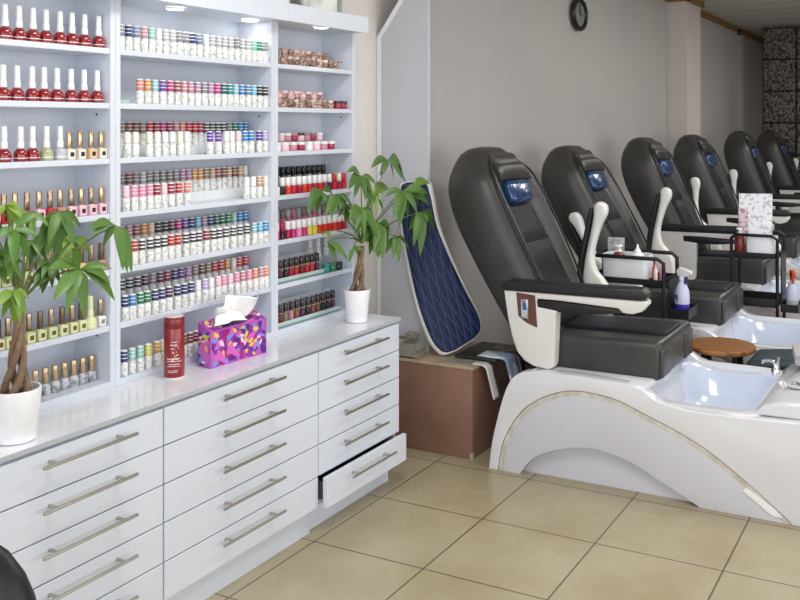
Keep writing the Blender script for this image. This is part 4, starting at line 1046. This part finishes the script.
# spray bottles
def spray(label, x, y, z, liquid, head, rz, group='spray bottles'):
    t = thing('spray_bottle', label, 'spray bottle', (x, y, z), rz)
    b = MB(); b.lathe([(.034, 0), (.037, .004), (.037, .058)], 22, cap1=True); obj('liquid', b, liquid, t)
    b = MB(); b.lathe([(.0375, .058), (.0375, .10), (.034, .125), (.022, .155), (.014, .17), (.014, .18)], 22, cap0=False); obj('bottle_body', b, mat('pale_lilac_plastic', '#c9cbe6', .25), t)
    b = MB(); b.lathe([(.016, .178), (.016, .195)], 14); b.prism([(-.022, .195), (.03, .195), (.05, .215), (.05, .228), (-.01, .238), (-.03, .222)], -.012, .012, 'y', .003); b.box(.05, .058, -.008, .008, .212, .226); obj('spray_head', b, WP if head is None else head, t)
    b = MB(); b.prism([(.02, .198), (.032, .198), (.028, .165), (.018, .150), (.015, .155), (.021, .175)], -.007, .007, 'y', .002); obj('trigger', b, mat('navy_trigger', '#27335f', .35) if head is None else head, t)
    b = MB(); b.grid(lambda u, v: (.0378 * math.cos(3.4 + 1.4 * u), .0378 * math.sin(3.4 + 1.4 * u), .07 + .035 * v), 8, 1); obj('sticker', b, label_mat('blue_sticker', '#4c61a8', '#e2dfe8', .55, 60), t)
    return t
spray('spray bottle of purple liquid with white head by the near trolley', 4.70, 1.195, .563, mat('purple_liquid', '#3f2fa8', .2), None, math.radians(-115))
spray('orange-headed spray bottle at the right edge beyond the second trolley', 5.98, .848, .4005, mat('clear_liquid', '#b7b7c4', .2), mat('orange_plastic', '#d8491f', .35), math.radians(200))
tub(5.945, 1.02, .728, .085, .085, .11, 'white square tub standing on the far trolley')
bottle('pump_bottle', 5.90, 1.146, .728, .03, .16, mat('red_lotion', '#7d2b2e', .3), WP, 'dark red pump bottle beside the tub on far trolley', 'pump')
b = MB(); b.box(-.0015, .0015, -.10, .10, 0, .36); o = tag(obj('price_sheet', b, label_mat('printed_sheet', '#f0f0f6', '#c3c3d2', .56, 45), at=(6.06, 1.078, .7285), smooth=0), 'white printed sheet standing upright on the far trolley', 'paper'); o.rotation_euler = (0, 0, .30)
b = MB(); b.box(-.0015, .0015, -.045, .012, 0, .27); o = tag(obj('leaflet', b, label_mat('pink_leaflet', '#ead9de', '#b79aa0', .55, 40), at=(5.99, 1.158, .7285), smooth=0), 'narrow pinkish leaflet in front of the printed sheet', 'leaflet'); o.rotation_euler = (0, 0, 0)
bottle('lotion_bottle', 6.07, .945, .728, .018, .07, TUB, WP, 'tiny white bottle at the front edge of the far trolley')

# ------------------------------------------------------------------ stools, towel, black chair
st = thing('wooden_stool', 'round wooden stool on dark legs between first two chairs', 'stool', (4.71, 1.0, 0))
b = MB(); b.lathe([(.15, .405), (.162, .412), (.164, .425), (.158, .434), (.0, .436)], 40, cap1=False); obj('seat', b, WOOD, st)
for k in range(4):
    a = PI / 4 + k * PI / 2; obj('leg', MB().tube([(.085 * math.cos(a), .105 * math.sin(a), .406), (.105 * math.cos(a), .14 * math.sin(a), 0)], .014, 8), BLKP, st)
obj('footring', MB().tube([(.094 * math.cos(2 * PI * k / 24), .124 * math.sin(2 * PI * k / 24), .2) for k in range(24)], .007, 6, closed=True), BLKP, st)
ts = thing('technician_stool', 'low stool with dark teal cushion beside the nearest basin', 'stool', (4.71, .70, 0))
b = MB().box(-.14, .14, -.17, .16, .36, .42, .028, 4)
for v in b.bm.verts: v.co.z += (-v.co.y) * .12
obj('cushion', b, noisy('dark_teal_vinyl', '#33424b', '#2b3942', 12, .4), ts)
b = MB(); b.lathe([(.03, .12), (.03, .37)], 14); b.lathe([(.11, .34), (.11, .362)], 20); obj('column', b, BLKP, ts)
for k in range(5):
    a = 2 * PI * k / 5 + .3; obj('base_leg', MB().tube([(0, 0, .13), (.10 * math.cos(a), .12 * math.sin(a), .06)], .014, 8), BLKP, ts)
    obj('caster', MB().tube([(.10 * math.cos(a) - .008, .12 * math.sin(a), .03), (.10 * math.cos(a) + .008, .12 * math.sin(a), .03)], .03, 12), BLKP, ts)
b = MB()
for k in range(5): b.box(-.11, .11, -.12, .12, k * .009, k * .009 + .0082, .003, 2)
tw = tag(obj('folded_towel', b, noisy('grey_towel', '#c6c4c4', '#aeacad', 60, .95, .6), at=(4.42, .50, .473)), 'folded grey towel on the nearest foot console', 'towel'); tw.rotation_euler = (0, 0, .2)

bc = thing('salon_chair', 'black padded chair back at the bottom left corner', 'chair', (.743, 1.25, 0))
rings = []
for i in range(17):
    z = .50 + .485 * i / 16; e = min(1, (16 - i) / 5, (i + 2) / 5); k = math.sqrt(max(.05, 1 - (1 - e) ** 2))
    rings.append([(.21 * (k * .5 + .5) * math.copysign(abs(math.cos(a)) ** .6, math.cos(a)), .05 * k * math.copysign(abs(math.sin(a)) ** .8, math.sin(a)), z) for a in [2 * PI * q / 24 for q in range(24)]])
b = MB().rings(rings); obj('backrest', b, mat('black_vinyl', '#0f0f10', .45), bc, smooth=60)
obj('seat', MB().box(-.23, .23, -.50, -.03, .42, .50, .03, 4), mat('black_vinyl', '#0f0f10', .45), bc)
b = MB(); b.lathe([(.03, .06), (.03, .42)], 14); b.lathe([(.22, 0), (.22, .015), (.05, .06)], 28); b.xf(Matrix.Translation((0, -.26, 0))); obj('pedestal', b, CHROME, bc)
bc.rotation_euler.z = math.radians(117.4)

# ------------------------------------------------------------------ light and camera
w = bpy.data.worlds.new('daylight'); sc.world = w; w.use_nodes = True
bg = w.node_tree.nodes['Background']; bg.inputs['Color'].default_value = (.93, .96, 1.0, 1); bg.inputs['Strength'].default_value = 1.0
def area(name, loc, rot, sx, sy, e, col=(1, 1, 1)):
    l = bpy.data.lights.new(name, 'AREA'); l.shape = 'RECTANGLE'; l.size = sx; l.size_y = sy; l.energy = e; l.color = col
    o = bpy.data.objects.new(name, l); o.location = loc; o.rotation_euler = rot; COL.objects.link(o); return o
area('storefront_daylight', (-2.2, -.8, 1.5), (0, math.radians(-90), 0), 2.4, 5.0, 84, (.95, .975, 1))
area('side_window_daylight', (2.5, -4.6, 1.5), (math.radians(90), 0, 0), 8.0, 2.2, 135, (.95, .97, 1))
for x, y, e in ((1.9, 1.1, 31), (4.3, .2, 28), (6.8, .2, 32), (9.4, .2, 28), (12.2, -.4, 20)):  # unseen fill lights added under the ceiling to brighten worktop, chairs and far end
    area('added_ceiling_fill', (x, y, CEIL - .02), (0, 0, 0), 1.2, .6, e, (1, .985, .96))
cam = bpy.data.cameras.new('camera'); co = bpy.data.objects.new('camera', cam); COL.objects.link(co)
co.location = (0, 0, CAMH); co.rotation_euler = (PI / 2, 0, YAW - PI / 2)
cam.sensor_width = 36; cam.lens = FPX / 800 * 36; cam.shift_x = (400 - CX) / 800; cam.shift_y = -(300 - HY) / 800; cam.clip_start = .05
sc.camera = co
vs = sc.view_settings; vs.view_transform = 'Standard'; vs.look = 'None'; vs.gamma = 1; vs.exposure = 0; vs.use_curve_mapping = False
sc.cycles.use_denoising = True
